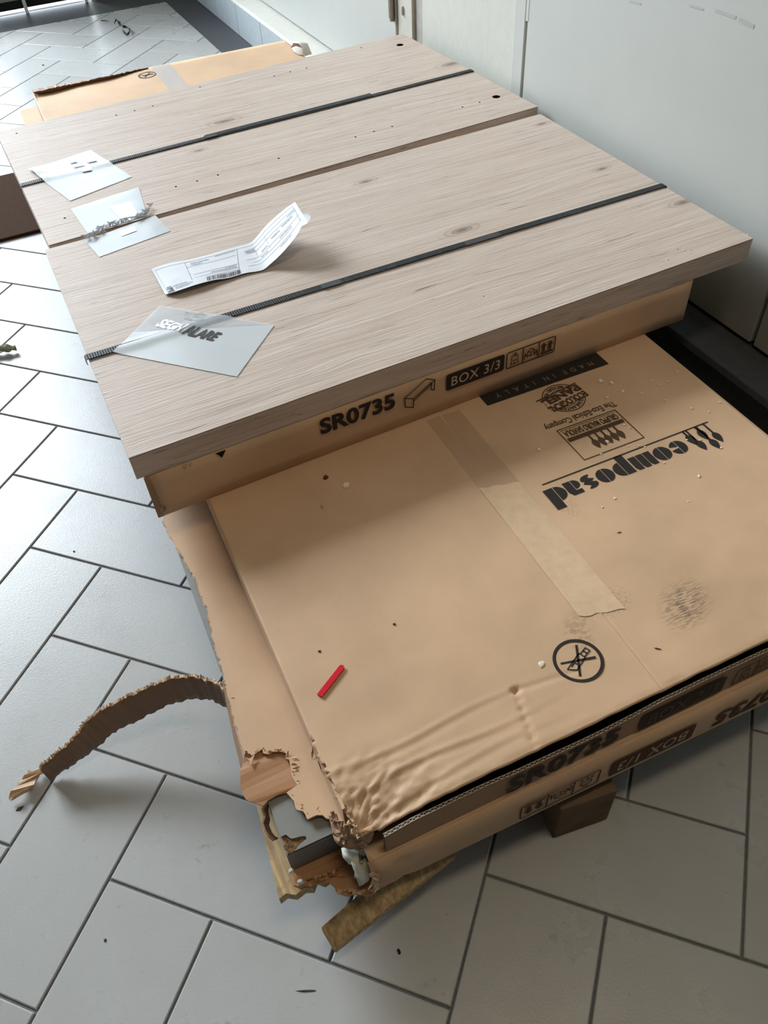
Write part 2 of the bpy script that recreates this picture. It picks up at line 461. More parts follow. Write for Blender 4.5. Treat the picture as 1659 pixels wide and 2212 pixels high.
for i in range(-40, 41):
    for j in range(-14, 15):
        bu, bv = i + j * (LR + 1), i + j * (1 - LR)
        for kind, (a, b, c, d) in (('V', (0, 0, 1, LR)), ('H', (0, -1, LR, 0))):
            pts = [uv2xy(bu + x, bv + y) for x, y in ((a, b), (c, b), (c, d), (a, d))]
            cx = sum(p[0] for p in pts) / 4; cy = sum(p[1] for p in pts) / 4
            if cx < XL - .3 or cx > X_EDGE + .3 or cy < YB_ - .3 or cy > Y_EDGE + .3: continue
            pl = pts
            for cl in ((1, 0, X_EDGE), (0, 1, Y_EDGE), (-1, 0, -XL), (0, -1, -YB_)): pl = clip(pl, *cl)
            if len(pl) < 3: continue
            ar = abs(sum(pl[k - 1][0] * pl[k][1] - pl[k][0] * pl[k - 1][1] for k in range(len(pl)))) / 2
            if ar < .0004: continue
            whole = ar > .0813
            dv = RW.transposed() @ (Vector((cx, cy, 0)) - CAM)
            vis = False
            if dv.z > .1:
                X, Y = 829.5 + F * dv.x / dv.z, 1106 + F * dv.y / dv.z
                vis = -450 < X < 2100 and -250 < Y < 2650
                hid = .45 < cx < 1.35 and .2 < cy < 2.6
            cand.append((vis and not hid, cx, cy, kind, pl, whole))
ntile = 0
for vis, cx, cy, kind, pl, whole in cand:
    if vis and ntile < 295:
        ntile += 1
        loc = [p for p in [(p[0] - cx, p[1] - cy) for p in pl]]
        if whole and kind in full_mesh:
            me = full_mesh[kind]
        else:
            v, f = tile_geo(loc)
            me = bpy.data.meshes.new('tile'); me.from_pydata(v, [], f); me.materials.append(M_tile)
            if whole: full_mesh[kind] = me
        o = bpy.data.objects.new('tile', me); col.objects.link(o); o.location = (cx, cy, 0); setp(o, floor)
    else:
        v, f = tile_geo(pl); rest.add(v, f)
if rest.v:
    o = rest.build('outlying_tiles', M_tile, floor); o['kind'] = 'stuff'
# dark border along the right wall and the far wall
struct(MB().box((X_EDGE + .002, YB_, -.02), (XS + .02, Y_EDGE + .25, .0)).build('trim_1', M_slate), 'dark slate floor border along the right wall')
struct(MB().box((XL, Y_EDGE + .002, -.02), (X_EDGE + .001, YF + .02, .0)).build('trim_2', M_slate), 'dark slate floor border before the far door')

# ------------------------------------------------------------------ right wall: skirting, ledge, doors, plaster
struct(MB().box((XW + .035, YB_, 0), (XW + .15, YF + .2, ZC)).build('wall_right', M_dark))  # near-black backing paints in the shade of the door slits
bb = struct(MB().box((XS + .004, 1.7, 0), (XW + .03, YF, .17)).build('baseboard_right', M_trim), 'tiled skirting with sloped cream ledge along the right wall')
y = 1.79
while y < YF - .05:
    y1 = min(y + .398, YF)
    MB().box((XS, y + .0015, .002), (XS + .006, y1 - .0015, .166)).build('skirting_tile', M_skirt, bb, bevel=.001)
    y += .40
led = MB().hexa([(XS - .004, 1.7, .160), (XW + .03, 1.7, .160), (XW + .03, YF, .160), (XS - .004, YF, .160)],
                [(XS + .004, 1.7, .174), (XW + .03, 1.7, .196), (XW + .03, YF, .196), (XS + .004, YF, .174)])
led.build('ledge', M_trim, bb, bevel=.003)
# dark stone step under the near doors
st = struct(MB().box((XS + .006, YB_, 0), (XW + .03, 1.698, .155)).build('trim_3', M_slate), 'dark stone step under the white doors')
MB().hexa([(XS - .004, YB_, .152), (XW + .03, YB_, .152), (XW + .03, 1.699, .152), (XS - .004, 1.699, .152)],
          [(XS + .004, YB_, .170), (XW + .03, YB_, .192), (XW + .03, 1.699, .192), (XS + .004, 1.699, .170)]).build('step_ledge', M_slate, st, bevel=.004)
# plaster strip between the doors
struct(MB().box((XW + .004, 1.592, .19), (XW + .05, 2.186, ZC)).build('wall_plaster', M_wall), 'rough white plaster between the two doors')
struct(MB().box((XW - .002, 1.533, .19), (XW + .05, 1.591, ZC)).build('trim_4', M_paint, None, bevel=.003), 'white door jamb beside the plaster')
d1 = struct(MB().box((XW, .459, .197), (XW + .04, 1.5235, 2.2)).build('door_1', M_paint, bevel=.002), 'smooth white lacquered door leaf beside the stack')
MB().box((XW - .0008, 1.5200, .66), (XW + .03, 1.5350, 2.2)).build('caulk_strip', M_paint, d1)
plw = Plane2D((XW, 0, 0), (0, -1, 0), (0, 0, 1), .0006)
fw_ = lambda px, py: plw.inv(onp(px, py, (XW, 0, 0), (1, 0, 0)))
M_scuff = mat('grey_scuff', srgb(182, 184, 178), .6, .3)
for a_, b_, w_ in (((1545, 22), (1590, 38), .006), ((1596, 42), (1629, 58), .008), ((1360, 3), (1385, 9), .004), ((1490, 12), (1520, 20), .004)):
    mb = MB(); line2(mb, plw, [fw_(*a_), fw_(*b_)], w_); mb.build('scuff_mark', M_scuff, d1)
d2 = struct(MB().box((XW, YB_, .197), (XW + .04, .446, 2.2)).build('door_2', M_paint, bevel=.002), 'white door leaf at the right edge')
struct(MB().box((XW, YB_, 2.2), (XW + .05, 1.532, ZC)).build('trim_5', M_paint), 'white panel above the doors')
# far door with frame and hinge
fr = struct(MB().box((XW - .004, 2.252, .19), (XW + .05, 2.366, ZC)).build('trim_6', M_trim, bevel=.003), 'cream door frame post with hinge')
MB().box((XW + .008, 2.188, .19), (XW + .045, 2.250, ZC)).build('frame_return', mk('grey_frame_paint', srgb(176, 174, 166), .5), fr, bevel=.002)
d3 = struct(MB().box((XW - .006, 2.384, .20), (XW + .03, 4.9, 2.2)).build('door_3', M_paint, bevel=.003), 'white painted door leaf hung behind the stack')
hg = MB()
n = 12
for z0, z1, r in ((.477, .60, .013), (.604, .70, .014), (.466, .478, .010)):
    hv = [(XW - .014 + r * math.cos(2 * math.pi * k / n), 2.396 + r * math.sin(2 * math.pi * k / n), z) for z in (z0, z1) for k in range(n)]
    hg.add(hv, [(k, (k + 1) % n, n + (k + 1) % n, n + k) for k in range(n)] + [tuple(range(n, 2 * n)), tuple(range(n - 1, -1, -1))])
hg.build('hinge', M_metal, d3)
hk = MB(); hk.box((XW - .012, 2.318, .50), (XW - .003, 2.328, .53)); hk.build('knob', M_trim, fr, bevel=.003)
struct(MB().box((XW, 2.186, 2.2), (XW + .05, YF, ZC)).build('trim_7', M_wall), 'white wall above the far door')
struct(MB().box((XW, 4.9, .19), (XW + .05, YF, 2.2)).build('trim_8', M_wall), 'white wall at the far corner')

struct(MB().box((XL, YF + .05, -.02), (XW, 8.5, .0005)).build('trim_9', mk('pale_stone_threshold', srgb(205, 205, 200), .7, .3, 30, .05, .1)), 'pale stone threshold outside the shop door')
# ------------------------------------------------------------------ far wall with metal door and glazing
fw = MB()
fw.box((1.10, YF, 0), (XW + .1, YF + .12, ZC)); fw.box((XL, YF, 4.46), (1.10, YF + .12, ZC)); fw.box((XL, YF, 0), (-3.06, YF + .12, 4.46))
struct(fw.build('wall_far', M_wall))
dr = struct(MB().box((.52, YF - .012, .075), (1.075, YF + .04, .90)).build('door_4', M_doorgrey, bevel=.004), 'grey metal shop door with daylight gap below')
MB().box((.50, YF - .020, .095), (1.08, YF - .011, .125)).build('kick_rail', M_doorgrey, dr, bevel=.002)
MB().box((.52, YF + .0, .028), (1.075, YF + .02, .076)).build('door_gap_dark', M_rubber, dr)  # black strip stands in for the dark gap under the door
for x in (.70, 1.068):
    MB().box((x - .010, YF - .016, .0), (x + .010, YF + .012, .075)).build('door_foot', mat('white_foot', srgb(235, 238, 240), .4), dr, bevel=.002)
w1 = struct(MB().box((-3.06, YF - .01, .0), (.515, YF + .05, .32)).build('window_1', M_doorgrey), 'glazed shop front with grey metal frame')
for x in (-3.04, -2.15, -1.26, -.37, .515, 1.06):
    MB().box((x - .022, YF - .01, .90 if x > 1 else .32), (x + .022, YF + .05, 4.46)).build('mullion', M_doorgrey, w1, bevel=.003)
for z, xl_ in ((.90, .52), (2.15, -3.06), (3.3, -3.06), (4.43, -3.06)):
    MB().box((xl_, YF - .008, z), (1.08, YF + .048, z + .04)).build('transom', M_doorgrey, w1, bevel=.003)
for x0, x1 in ((-3.02, -2.17), (-2.13, -1.28), (-1.24, -.39), (-.35, .495), (.535, 1.04)):
    for z0, z1 in ((.36 if x0 < .5 else .94, 2.15), (2.19, 3.3), (3.34, 4.43)):
        MB().box((x0, YF + .018, z0), (x1, YF + .022, z1)).build('pane', M_glass, w1)
# left wall, back wall, ceiling, lamp
struct(MB().box((XL - .12, YB_, 0), (XL, YF, ZC)).build('wall_left', M_wall2))
struct(MB().box((XL - .1, YB_ - .12, 0), (XW + .1, YB_, ZC)).build('wall_back', M_wall2))
struct(MB().box((XL - .1, YB_ - .1, ZC), (XW + .15, YF + .12, ZC + .08)).build('ceiling', M_ceil))
lamp = tag(empty('ceiling_lamp', (.9, -.7, ZC - .06)), 'flat rectangular ceiling panel lamp', 'lamp')
MB().box((.33, -.97, ZC - .05), (1.47, -.43, ZC - .001)).build('lamp_housing', M_ceil, lamp, bevel=.004)
MB().box((.35, -.95, ZC - .056), (1.45, -.45, ZC - .0505)).build('diffuser', M_lamp, lamp)


# ================================================================== pallet
pal = tag(empty('pallet', (.86, 1.0, 0)), 'weathered wooden pallet under the stack of cartons', 'pallet')
TH = math.radians(1.8)                            # the stack lies slightly askew to the room
def rotp(x, y, o, a): return (o[0] + x * math.cos(a) + y * math.sin(a), o[1] - x * math.sin(a) + y * math.cos(a))
PO = (.335, -.222)
def rbox(x0, x1, y0, y1, z0, z1, o=PO, a=TH):
    q = [rotp(x, y, o, a) for x, y in ((x0, y0), (x1, y0), (x1, y1), (x0, y1))]
    return MB().hexa([(p[0], p[1], z0) for p in q], [(p[0], p[1], z1) for p in q])
# deck boards run away from the viewer; the first has sprung loose, lies skewed and has a splintered end
PA = math.radians(7); PF = (.253, -.214)
ragged = [rotp(x, yy, PF, PA) for x, yy in ((0, 0), (.012, .004), (.025, -.003), (.040, .002), (.052, -.002), (.060, .008), (.070, .0), (.085, .004), (.098, -.002), (.112, .010), (.112, .62), (0, .62))]
prism(ragged, ZP - .024, ZP - .001).build('deck_board', M_plank, pal)
for x0 in (.205, .42, .66, .90):
    rbox(x0, x0 + .10, .0, 2.4, ZP - .024, ZP - .001).build('deck_board', M_plank, pal, bevel=.002)
for y0 in (.32, 1.15, 2.2):
    rbox(0, 1.02, y0, y0 + .1, ZP - .046, ZP - .0245).build('stringer_board', M_pallet, pal, bevel=.002)
b0 = at(1195, 1812, 0); b1 = at(1312, 1770, 0)
ex = (b1 - b0).normalized(); ey = Vector((-ex.y, ex.x, 0))
q = [b0, b1, b1 + ey * .145, b0 + ey * .145]
MB().hexa([(p.x, p.y, .0005) for p in q], [(p.x, p.y, ZP - .0245) for p in q]).build('block', M_pallet, pal, bevel=.003)
for x0 in (.02, .90):
    for y0 in (.32, 1.15, 2.2):
        rbox(x0, x0 + .1, y0, y0 + .145, .0005, ZP - .0465).build('block', M_pallet, pal, bevel=.003)
for y0 in (1.15, 2.2):
    rbox(.49, .59, y0, y0 + .145, .0005, ZP - .0465).build('block', M_pallet, pal, bevel=.003)
# loose broken board lying askew on the floor under the front corner
A0, A1 = at(693, 2003, .105), at(722, 2052, .085)
B1, B0 = at(985, 1846, .100), at(880, 1840, .118)
lo = [Vector((p.x, p.y, p.z - .020)) for p in (A1, B1, B0, A0)]
bp = MB().hexa(lo, [A1, B1, B0, A0])
# chipped end: extra splinter wedge
bp2 = bp.build('broken_plank', M_plank, pal, bevel=.002)
bp2['label'] = 'snapped board jutting out askew'

# ================================================================== lower carton (BOX 1/3) torn open at its front left corner
O1 = (.288, -.262)
fy1 = lambda x: -.270 - .037 * (x - .39)
c1 = tag(empty('carton', (.9, 1.3, ZP)), 'bottom carton marked BOX 1/3, torn open at its front left corner', 'box')
def jag(pts, amp, step, rng, z):
    out = []
    for i in range(len(pts) - 1):
        a, b = Vector(pts[i]), Vector(pts[i + 1]); n = max(1, int((b - a).length / step))
        for k in range(n):
            p = a.lerp(b, k / n)
            if i or k: p = p + Vector((rng.uniform(-amp, amp), rng.uniform(-amp, amp), 0))
            out.append(p)
    out.append(Vector(pts[-1])); return out
tear = [c4(x, yy, Z1) for x, yy in ((1180, 1010), (1040, 905), (885, 825), (860, 778), (800, 782), (735, 822), (690, 762), (640, 752), (605, 690), (570, 640), (548, 600))]
tear2 = [c4(x, yy, Z1) for x, yy in ((640, 535), (612, 480), (575, 400), (545, 265))]
tear3 = [c4(x, yy, Z1) for x, yy in ((545, 265), (440, 248), (390, 270), (330, 240), (260, 268), (195, 265))]
leftE = [at(x, yy, Z1) for x, yy in ((528, 1632), (520, 1600), (507, 1560), (497, 1515), (487, 1480), (479, 1440), (470, 1412), (460, 1378), (455, 1350), (446, 1310), (432, 1280), (425, 1255), (411, 1235), (396, 1205), (381, 1180), (370, 1163), (358, 1140), (352, 1124))]
rj = random.Random(11)
outl = [Vector((1.41, fy1(1.41) + .012, 0)), Vector((.388, fy1(.388) + .012, 0))]
t1 = jag(tear, .0022, .006, rj, Z1); t2 = jag(tear2, .003, .006, rj, Z1); t3 = jag(tear3, .003, .006, rj, Z1); t4 = jag(leftE, .0016, .007, rj, Z1)
outl += t1 + t2 + t3 + t4 + [Vector((.312, .56, 0)), Vector((.386, 3.035, 0)), Vector((1.52, 3.0, 0))]
tp1 = prism([(p.x, p.y) for p in outl], Z1 - .005, Z1).build('top_panel', M_card, c1)
# torn pulp fringe along the tears: loose fluted paper curls
def fringe(name, pts, z, w, h, rng, mt, parent, per=.004, down=False):
    mb = MB()
    for i in range(len(pts) - 1):
        a, b = pts[i], pts[i + 1]; d = (b - a); L = d.length
        if L < 1e-5: continue
        nrm = Vector((d.y, -d.x, 0)).normalized()
        m = max(1, int(L / per))
        for k in range(m):
            p = a + d * ((k) / m); q_ = a + d * ((k + 1) / m)
            s = rng.uniform(.3, 1) * w; u = rng.uniform(-.3, 1) * h
            mid = (p + q_) / 2
            v = [(p.x, p.y, z), (q_.x, q_.y, z), (q_.x + nrm.x * s * rng.uniform(.4, 1), q_.y + nrm.y * s * rng.uniform(.4, 1), z + u), (mid.x + nrm.x * s, mid.y + nrm.y * s, z + u * rng.uniform(-.5, 1.3)), (p.x + nrm.x * s * rng.uniform(.4, 1), p.y + nrm.y * s * rng.uniform(.4, 1), z + u * .6)]
            mb.add(v, [(0, 1, 2, 3, 4)])
    o = mb.build(name, mt, parent)
    return o
fringe('torn_fringe', t1[4:], Z1 - .002, .014, .005, random.Random(2), M_card_pale, tp1)
fringe('torn_fringe', t2, Z1 - .001, .014, .006, random.Random(3), M_card_pale, tp1)
fringe('torn_fringe', t3, Z1 - .001, .006, .005, random.Random(4), M_card_pale, tp1)
fringe('torn_fringe', t4[::-1], Z1 - .003, .0035, .002, random.Random(5), M_card_pale, tp1)
# peeled patch: the inner liner left behind where the outer sheet was ripped away
pat = [(190, 268), (330, 250), (440, 255), (550, 270), (620, 480), (650, 540), (585, 575), (545, 598), (465, 632), (392, 664), (352, 712), (285, 698), (240, 690), (200, 668), (172, 600), (165, 540), (152, 470), (150, 425), (172, 395), (180, 350)]
pw = [c4(x, yy, Z1 - .006) for x, yy in pat]
pj = jag(pw + [pw[0]], .0012, .01, random.Random(9), 0)[:-1]
fzp = lambda x, yy: Z1 - .0062 + .004 * max(0, (.300 - x) / .03) + .0012 * math.sin(x * 140 + yy * 90)
prism([(p.x, p.y) for p in pj], lambda x, yy: fzp(x, yy) - .0022, fzp).build('peeled_liner', M_card_in, c1)['label'] = 'orange brown inner liner laid bare'
# small curled white scrap at the tear
sc_ = [c4(x, yy, Z1 + .003) for x, yy in ((195, 300), (232, 312), (278, 275), (262, 318), (244, 372), (232, 330))]
prism([(p.x, p.y) for p in sc_], Z1 + .001, Z1 + .003).build('paper_scrap', M_card_pale, c1)
# body walls
fw0, fw1 = .386, 1.41
def front_profile(x):
    yy = fy1(x)
    return [(x, yy + .0125, Z1 - .0005), (x, yy + .007, Z1 - .003), (x, yy + .003, Z1 - .009), (x, yy + .001, Z1 - .016), (x, yy, Z1 - .03), (x, yy - .001, ZP + .004), (x, yy + .002, ZP + .001)]
fwm = MB(); cols_ = 60; prof = []
for i in range(cols_ + 1):
    x = fw0 + (fw1 - fw0) * i / cols_
    pr_ = [Vector(p) for p in front_profile(x)]
    if i < 4:
        for p in pr_[3:]: p.y += rj.uniform(-.004, .004); p.x += rj.uniform(-.004, .004)
    prof.append(pr_)
nP = len(prof[0])
fwm.add([p for pr_ in prof for p in pr_], [(i * nP + k, i * nP + k + 1, (i + 1) * nP + k + 1, (i + 1) * nP + k) for i in range(cols_) for k in range(nP - 1)])
front1 = fwm.build('front_wall', M_card, c1, smooth=True)
m_ = front1.modifiers.new('solid', 'SOLIDIFY'); m_.thickness = .005; m_.offset = -1
# left wall (upper part ripped), right, back and bottom
lm = MB()
lw_pts = [Vector((.314, .60, 0)), Vector((.386, 3.033, 0))]
lm.hexa([(.313, .10, ZP + .001), (.318, .10, ZP + .001), (.391, 3.03, ZP + .001), (.386, 3.03, ZP + .001)], [(.313, .10, Z1 - .0055), (.318, .10, Z1 - .0055), (.391, 3.03, Z1 - .0055), (.386, 3.03, Z1 - .0055)])
lm.build('side_wall', M_card, c1)
lm = MB()   # ripped remnant hanging outward near the front
rp = [at(x, yy, Z1 - .01) for x, yy in ((484, 1470), (496, 1520), (508, 1575), (520, 1620), (530, 1660))]
bt = [at(x, yy, ZP + .03) for x, yy in ((487, 1482), (499, 1545), (511, 1600), (521, 1640), (533, 1690))]
lm.add(rp + bt, [(i, i + 1, i + 6, i + 5) for i in range(4)])
rw_ = lm.build('side_wall', M_card_dark, c1); m_ = rw_.modifiers.new('solid', 'SOLIDIFY'); m_.thickness = .004
MB().hexa([(1.405, fy1(1.41) + .01, ZP + .001), (1.41, fy1(1.41) + .01, ZP + .001), (1.52, 2.998, ZP + .001), (1.515, 2.998, ZP + .001)], [(1.405, fy1(1.41) + .01, Z1 - .0055), (1.41, fy1(1.41) + .01, Z1 - .0055), (1.52, 2.998, Z1 - .0055), (1.515, 2.998, Z1 - .0055)]).build('side_wall', M_card, c1)
MB().hexa([(.388, 3.03, ZP + .001), (1.518, 2.995, ZP + .001), (1.518, 3.0, ZP + .001), (.388, 3.035, ZP + .001)], [(.388, 3.03, Z1 - .0055), (1.518, 2.995, Z1 - .0055), (1.518, 3.0, Z1 - .0055), (.388, 3.035, Z1 - .0055)]).build('back_wall', M_card, c1)
# torn bottom flap under the grey panel, ragged front edge sagging outward
bf = [(560, 1130), (600, 1290), (612, 1385), (660, 1398), (720, 1378), (790, 1372), (850, 1362), (905, 1378), (945, 1405), (985, 1440), (1060, 1470), (1130, 1462), (1200, 1468), (1240, 1490), (1275, 1470), (1290, 1200), (1000, 1000), (700, 1000)]
bw = [c4(x, yy, ZP + .010) for x, yy in bf]
bj = jag(bw + [bw[0]], .0022, .008, random.Random(21), 0)[:-1]
prism([(p.x, p.y) for p in bj], ZP + .004, lambda x, yy: ZP + .0105 + .003 * math.sin(x * 160)).build('bottom_flap', M_card_in, c1)
for k, line in enumerate((((720, 1335), (800, 1305), (860, 1290), (905, 1268), (1000, 1255)), ((740, 1372), (820, 1340), (880, 1310), (960, 1300), (1050, 1305)), ((990, 1420), (1080, 1425), (1160, 1428), (1230, 1430)))):
    fl = jag([c4(x, yy, ZP + .012) for x, yy in line], .003, .006, random.Random(30 + k), 0)
    fringe('torn_fringe', fl, ZP + .0125, .010, .010, random.Random(40 + k), M_card_pale if k != 1 else M_card_in, c1, per=.006)
# ragged vertical tear at the start of the front wall
rg = MB(); rr = random.Random(5)
pv = [Vector((.392 + rr.uniform(-.006, .006), fy1(.39) - .003 + rr.uniform(-.003, .003), ZP + .002 + (Z1 - ZP) * i / 14)) for i in range(15)]
for i in range(14):
    a, b = pv[i], pv[i + 1]
    rg.add([a, b, b + Vector((-rr.uniform(.004, .014), rr.uniform(-.006, .002), 0)), a + Vector((-rr.uniform(.004, .014), rr.uniform(-.006, .002), 0))], [(0, 1, 2, 3)])
rg.build('torn_fringe', M_card_pale, c1)
# dark curled strip of side wall at the left of the grey panel
cs = [c4(x, yy, z) for x, yy, z in ((385, 690, Z1 - .006), (352, 745, Z1 - .012), (372, 800, Z1 - .016), (352, 860, Z1 - .018), (372, 920, Z1 - .02), (400, 965, Z1 - .022), (440, 1000, Z1 - .026))]
cs2 = [c4(x, yy, z) for x, yy, z in ((400, 690, ZP + .05), (395, 760, ZP + .045), (410, 830, ZP + .04), (400, 880, ZP + .035), (425, 940, ZP + .03), (455, 975, ZP + .03), (480, 985, ZP + .03))]
mb = MB(); mb.add(cs + cs2, [(i, i + 1, i + 8, i + 7) for i in range(6)])
o = mb.build('torn_side_strip', M_card_dark, c1); m_ = o.modifiers.new('solid', 'SOLIDIFY'); m_.thickness = .003
# long strip ripped from the side, curling out over the floor
top_px = [(499, 1508), (488, 1492), (470, 1479), (448, 1470), (425, 1465), (400, 1463), (372, 1467), (345, 1475), (318, 1487), (290, 1500), (262, 1513), (235, 1527), (212, 1540), (195, 1553), (180, 1568), (167, 1587), (152, 1604), (135, 1619), (117, 1633), (101, 1647), (86, 1662)]
bot_px = [(506, 1552), (497, 1539), (482, 1526), (465, 1516), (448, 1511), (425, 1510), (400, 1513), (375, 1520), (350, 1530), (325, 1543), (300, 1556), (275, 1568), (252, 1579), (236, 1591), (220, 1606), (203, 1620), (184, 1634), (165, 1648), (146, 1660), (128, 1672), (110, 1688)]
NS = len(top_px); vt, vb = [], []
rs = random.Random(8)
for i in range(NS):
    s = i / (NS - 1)
    zb = (ZP + .020) * (1 - s) ** 1.1 + .004
    vb.append(at(*bot_px[i], zb + rs.uniform(-.0005, .0015)))
    vt.append(at(*top_px[i], zb + .062 - .012 * s + rs.uniform(-.0015, .0015)))
NW = 5
def catm(L, t):
    n = len(L) - 1; x = t * n; i = min(int(x), n - 1); u = x - i
    p0, p1, p2, p3 = L[max(i - 1, 0)], L[i], L[i + 1], L[min(i + 2, n)]
    return .5 * ((2 * p1) + (p2 - p0) * u + (2 * p0 - 5 * p1 + 4 * p2 - p3) * u * u + (3 * p1 - p0 - 3 * p2 + p3) * u ** 3)
NF = 150; strip = MB(); grid = []
for i in range(NF + 1):
    t = i / NF; a, b = catm(vt, t), catm(vb, t)
    tg = catm(vb, min(1, t + .01)) - catm(vb, max(0, t - .01)); nn = tg.cross(Vector((0, 0, 1))).normalized()
    row = []
    for k in range(NW + 1):
        w = k / NW; p = a.lerp(b, w)
        rip = .0011 * math.sin(t * 150 + 1.5 * w) + .0010 * math.sin(t * 67 + w * 2)
        p += nn * rip
        if k == 0: p.z += rs.uniform(-.0018, .0018)
        if k == NW: p.z += rs.uniform(-.0012, .0012)
        row.append(p)
    grid.append(row)
strip.add([p for r in grid for p in r], [(i * (NW + 1) + k, (i + 1) * (NW + 1) + k, (i + 1) * (NW + 1) + k + 1, i * (NW + 1) + k + 1) for i in range(NF) for k in range(NW)])
cst = strip.build('curled_strip', M_card_strip, c1, smooth=True)
cst['label'] = 'long ripped cardboard strip curling out across the floor tiles'
m_ = cst.modifiers.new('solid', 'SOLIDIFY'); m_.thickness = .0055; m_.offset = -1
fe = MB(); rf = random.Random(14)
for i in range(0, NF):
    p, q_ = grid[i][0], grid[i + 1][0]; u = Vector((0, 0, rf.uniform(.0, .005)))
    tg = (q_ - p).cross(Vector((0, 0, 1))).normalized() * .0045
    fe.add([p, q_, q_ + tg * rf.uniform(.6, 1.5) + u, p + tg * rf.uniform(.6, 1.5) + u * rf.random()], [(0, 1, 2, 3), (3, 2, 1, 0)])
fe.build('torn_fringe', M_card_pale, cst)
# frayed pale tip folded over on the floor
tip = [(88, 1652), (98, 1660), (80, 1676), (72, 1694), (58, 1706), (40, 1712), (22, 1724), (14, 1722), (22, 1708), (34, 1698), (44, 1682), (56, 1668), (58, 1662), (70, 1664), (78, 1656)]
tw = jag([at(x, yy, .02) for x, yy in tip] + [at(*tip[0], .02)], .0015, .006, random.Random(6), 0)[:-1]
prism([(p.x, p.y) for p in tw], lambda x, yy: .012 + .004 * math.sin(x * 300 + yy * 200), lambda x, yy: .016 + .004 * math.sin(x * 300 + yy * 200)).build('frayed_tip', M_card_pale, cst)
# printing on the front wall: upside down
e1 = Vector((1, -.037, 0)).normalized()
Pf = (.39, fy1(.39), 0)
nf = Vector((-.037, -1, 0))
def f1(px, py): return onp(px, py, Pf, nf)
pl1 = Plane2D((.39, fy1(.39), 0), -e1, (0, 0, -1), .0022)          # reading direction leftwards, letters hang down
def fr1(px, py): return pl1.inv(f1(px, py))
ink = MB()
zt, zb_ = Z1 - .022, ZP + .014
x_b0, x_b1 = fr1(1500, 1570)[0], fr1(1318, 1657)[0]
Y0, Y1 = -zt, -zb_                                # drawing y grows downwards in the room
poly2(ink, pl1, rrect(x_b0, -(Z1 - .024), x_b1, -(ZP + .016), .006))
ia, ib = fr1(1293, 1672)[0], fr1(1124, 1753)[0]
def icons(mb, pl, x0, x1, y0, y1, flipw=True, lw=.0030):
    line2(mb, pl, rrect(x0, y0, x1, y1, .005), lw, True)
    w = (x1 - x0) / 3; h = y1 - y0
    for k in (1, 2): line2(mb, pl, [(x0 + w * k, y0), (x0 + w * k, y1)], lw)
    cx = x0 + w * .5
    line2(mb, pl, rrect(cx - w * .2, y0 + h * .40, cx + w * .2, y0 + h * .68, .002), lw * .7, True)
    line2(mb, pl, arc(cx, y0 + h * .77, h * .08, 0, 360, 10)[:-1], lw * .7, True)
    text2(mb, pl, '34.5', cx - w * .28, y0 + h * .12, w * .56, h * .2, .02)
    cx = x0 + w * 1.5; cy = y0 + h * .52; a = min(w, h) * .26
    hexp = [(cx + a * math.cos(math.radians(90 + 60 * k)), cy + a * .9 * math.sin(math.radians(90 + 60 * k))) for k in range(6)]
    line2(mb, pl, hexp, lw * .7, True)
    for k in (1, 3, 5): line2(mb, pl, [(cx, cy), hexp[k]], lw * .7)
    line2(mb, pl, [(cx - w * .40, y0 + h * .18), (cx - w * .36, y0 + h * .52), (cx - w * .2, y0 + h * .26)], lw)
    line2(mb, pl, [(cx + w * .40, y0 + h * .18), (cx + w * .36, y0 + h * .52), (cx + w * .2, y0 + h * .26)], lw)
    for k in (-.2, .2):
        cx = x0 + w * (2.5 + k)
        poly2(mb, pl, [(cx - .09 * w, y0 + h * .28), (cx + .09 * w, y0 + h * .28), (cx + .09 * w, y0 + h * .58), (cx + .2 * w, y0 + h * .58), (cx, y0 + h * .84), (cx - .2 * w, y0 + h * .58), (cx - .09 * w, y0 + h * .58)])
    line2(mb, pl, [(x0 + w * 2.1, y0 + h * .17), (x0 + w * 2.9, y0 + h * .17)], lw * 1.6)
icons(ink, pl1, ia, ib, -(Z1 - .026), -(ZP + .016))
sx1 = fr1(1541, 1555)[0]
text2(ink, pl1, 'SR0735', sx1 - .20, -(Z1 - .026), .20, Z1 - ZP - .042, .03, .12)
ink.build('printed_marks', M_inkbrown, front1)
iw = MB(); text2(iw, pl1, 'BOX 1/3', x_b0 + .014, -(Z1 - .033), x_b1 - x_b0 - .028, Z1 - ZP - .058, .012, .1, 1.1, 1.35)
iw.build('printed_letters', M_inkwhite, front1)

# grey panel inside the torn corner
gp = tag(empty('grey_panel', (.7, .1, ZP + .02)), 'grey melamine panel end poking out of the torn carton corner', 'panel')
gz1, gz0 = Z1 - .012, ZP + .0145
g0 = c4(552, 1128, gz1); g1 = c4(925, 955, gz1); g2 = c4(388, 655, gz1)
gx = (g1 - g0).normalized(); gy = Vector((-gx.y, gx.x, 0))
gl = lambda x, yy, z: g0 + gx * x + gy * yy + Vector((0, 0, z - gz1))
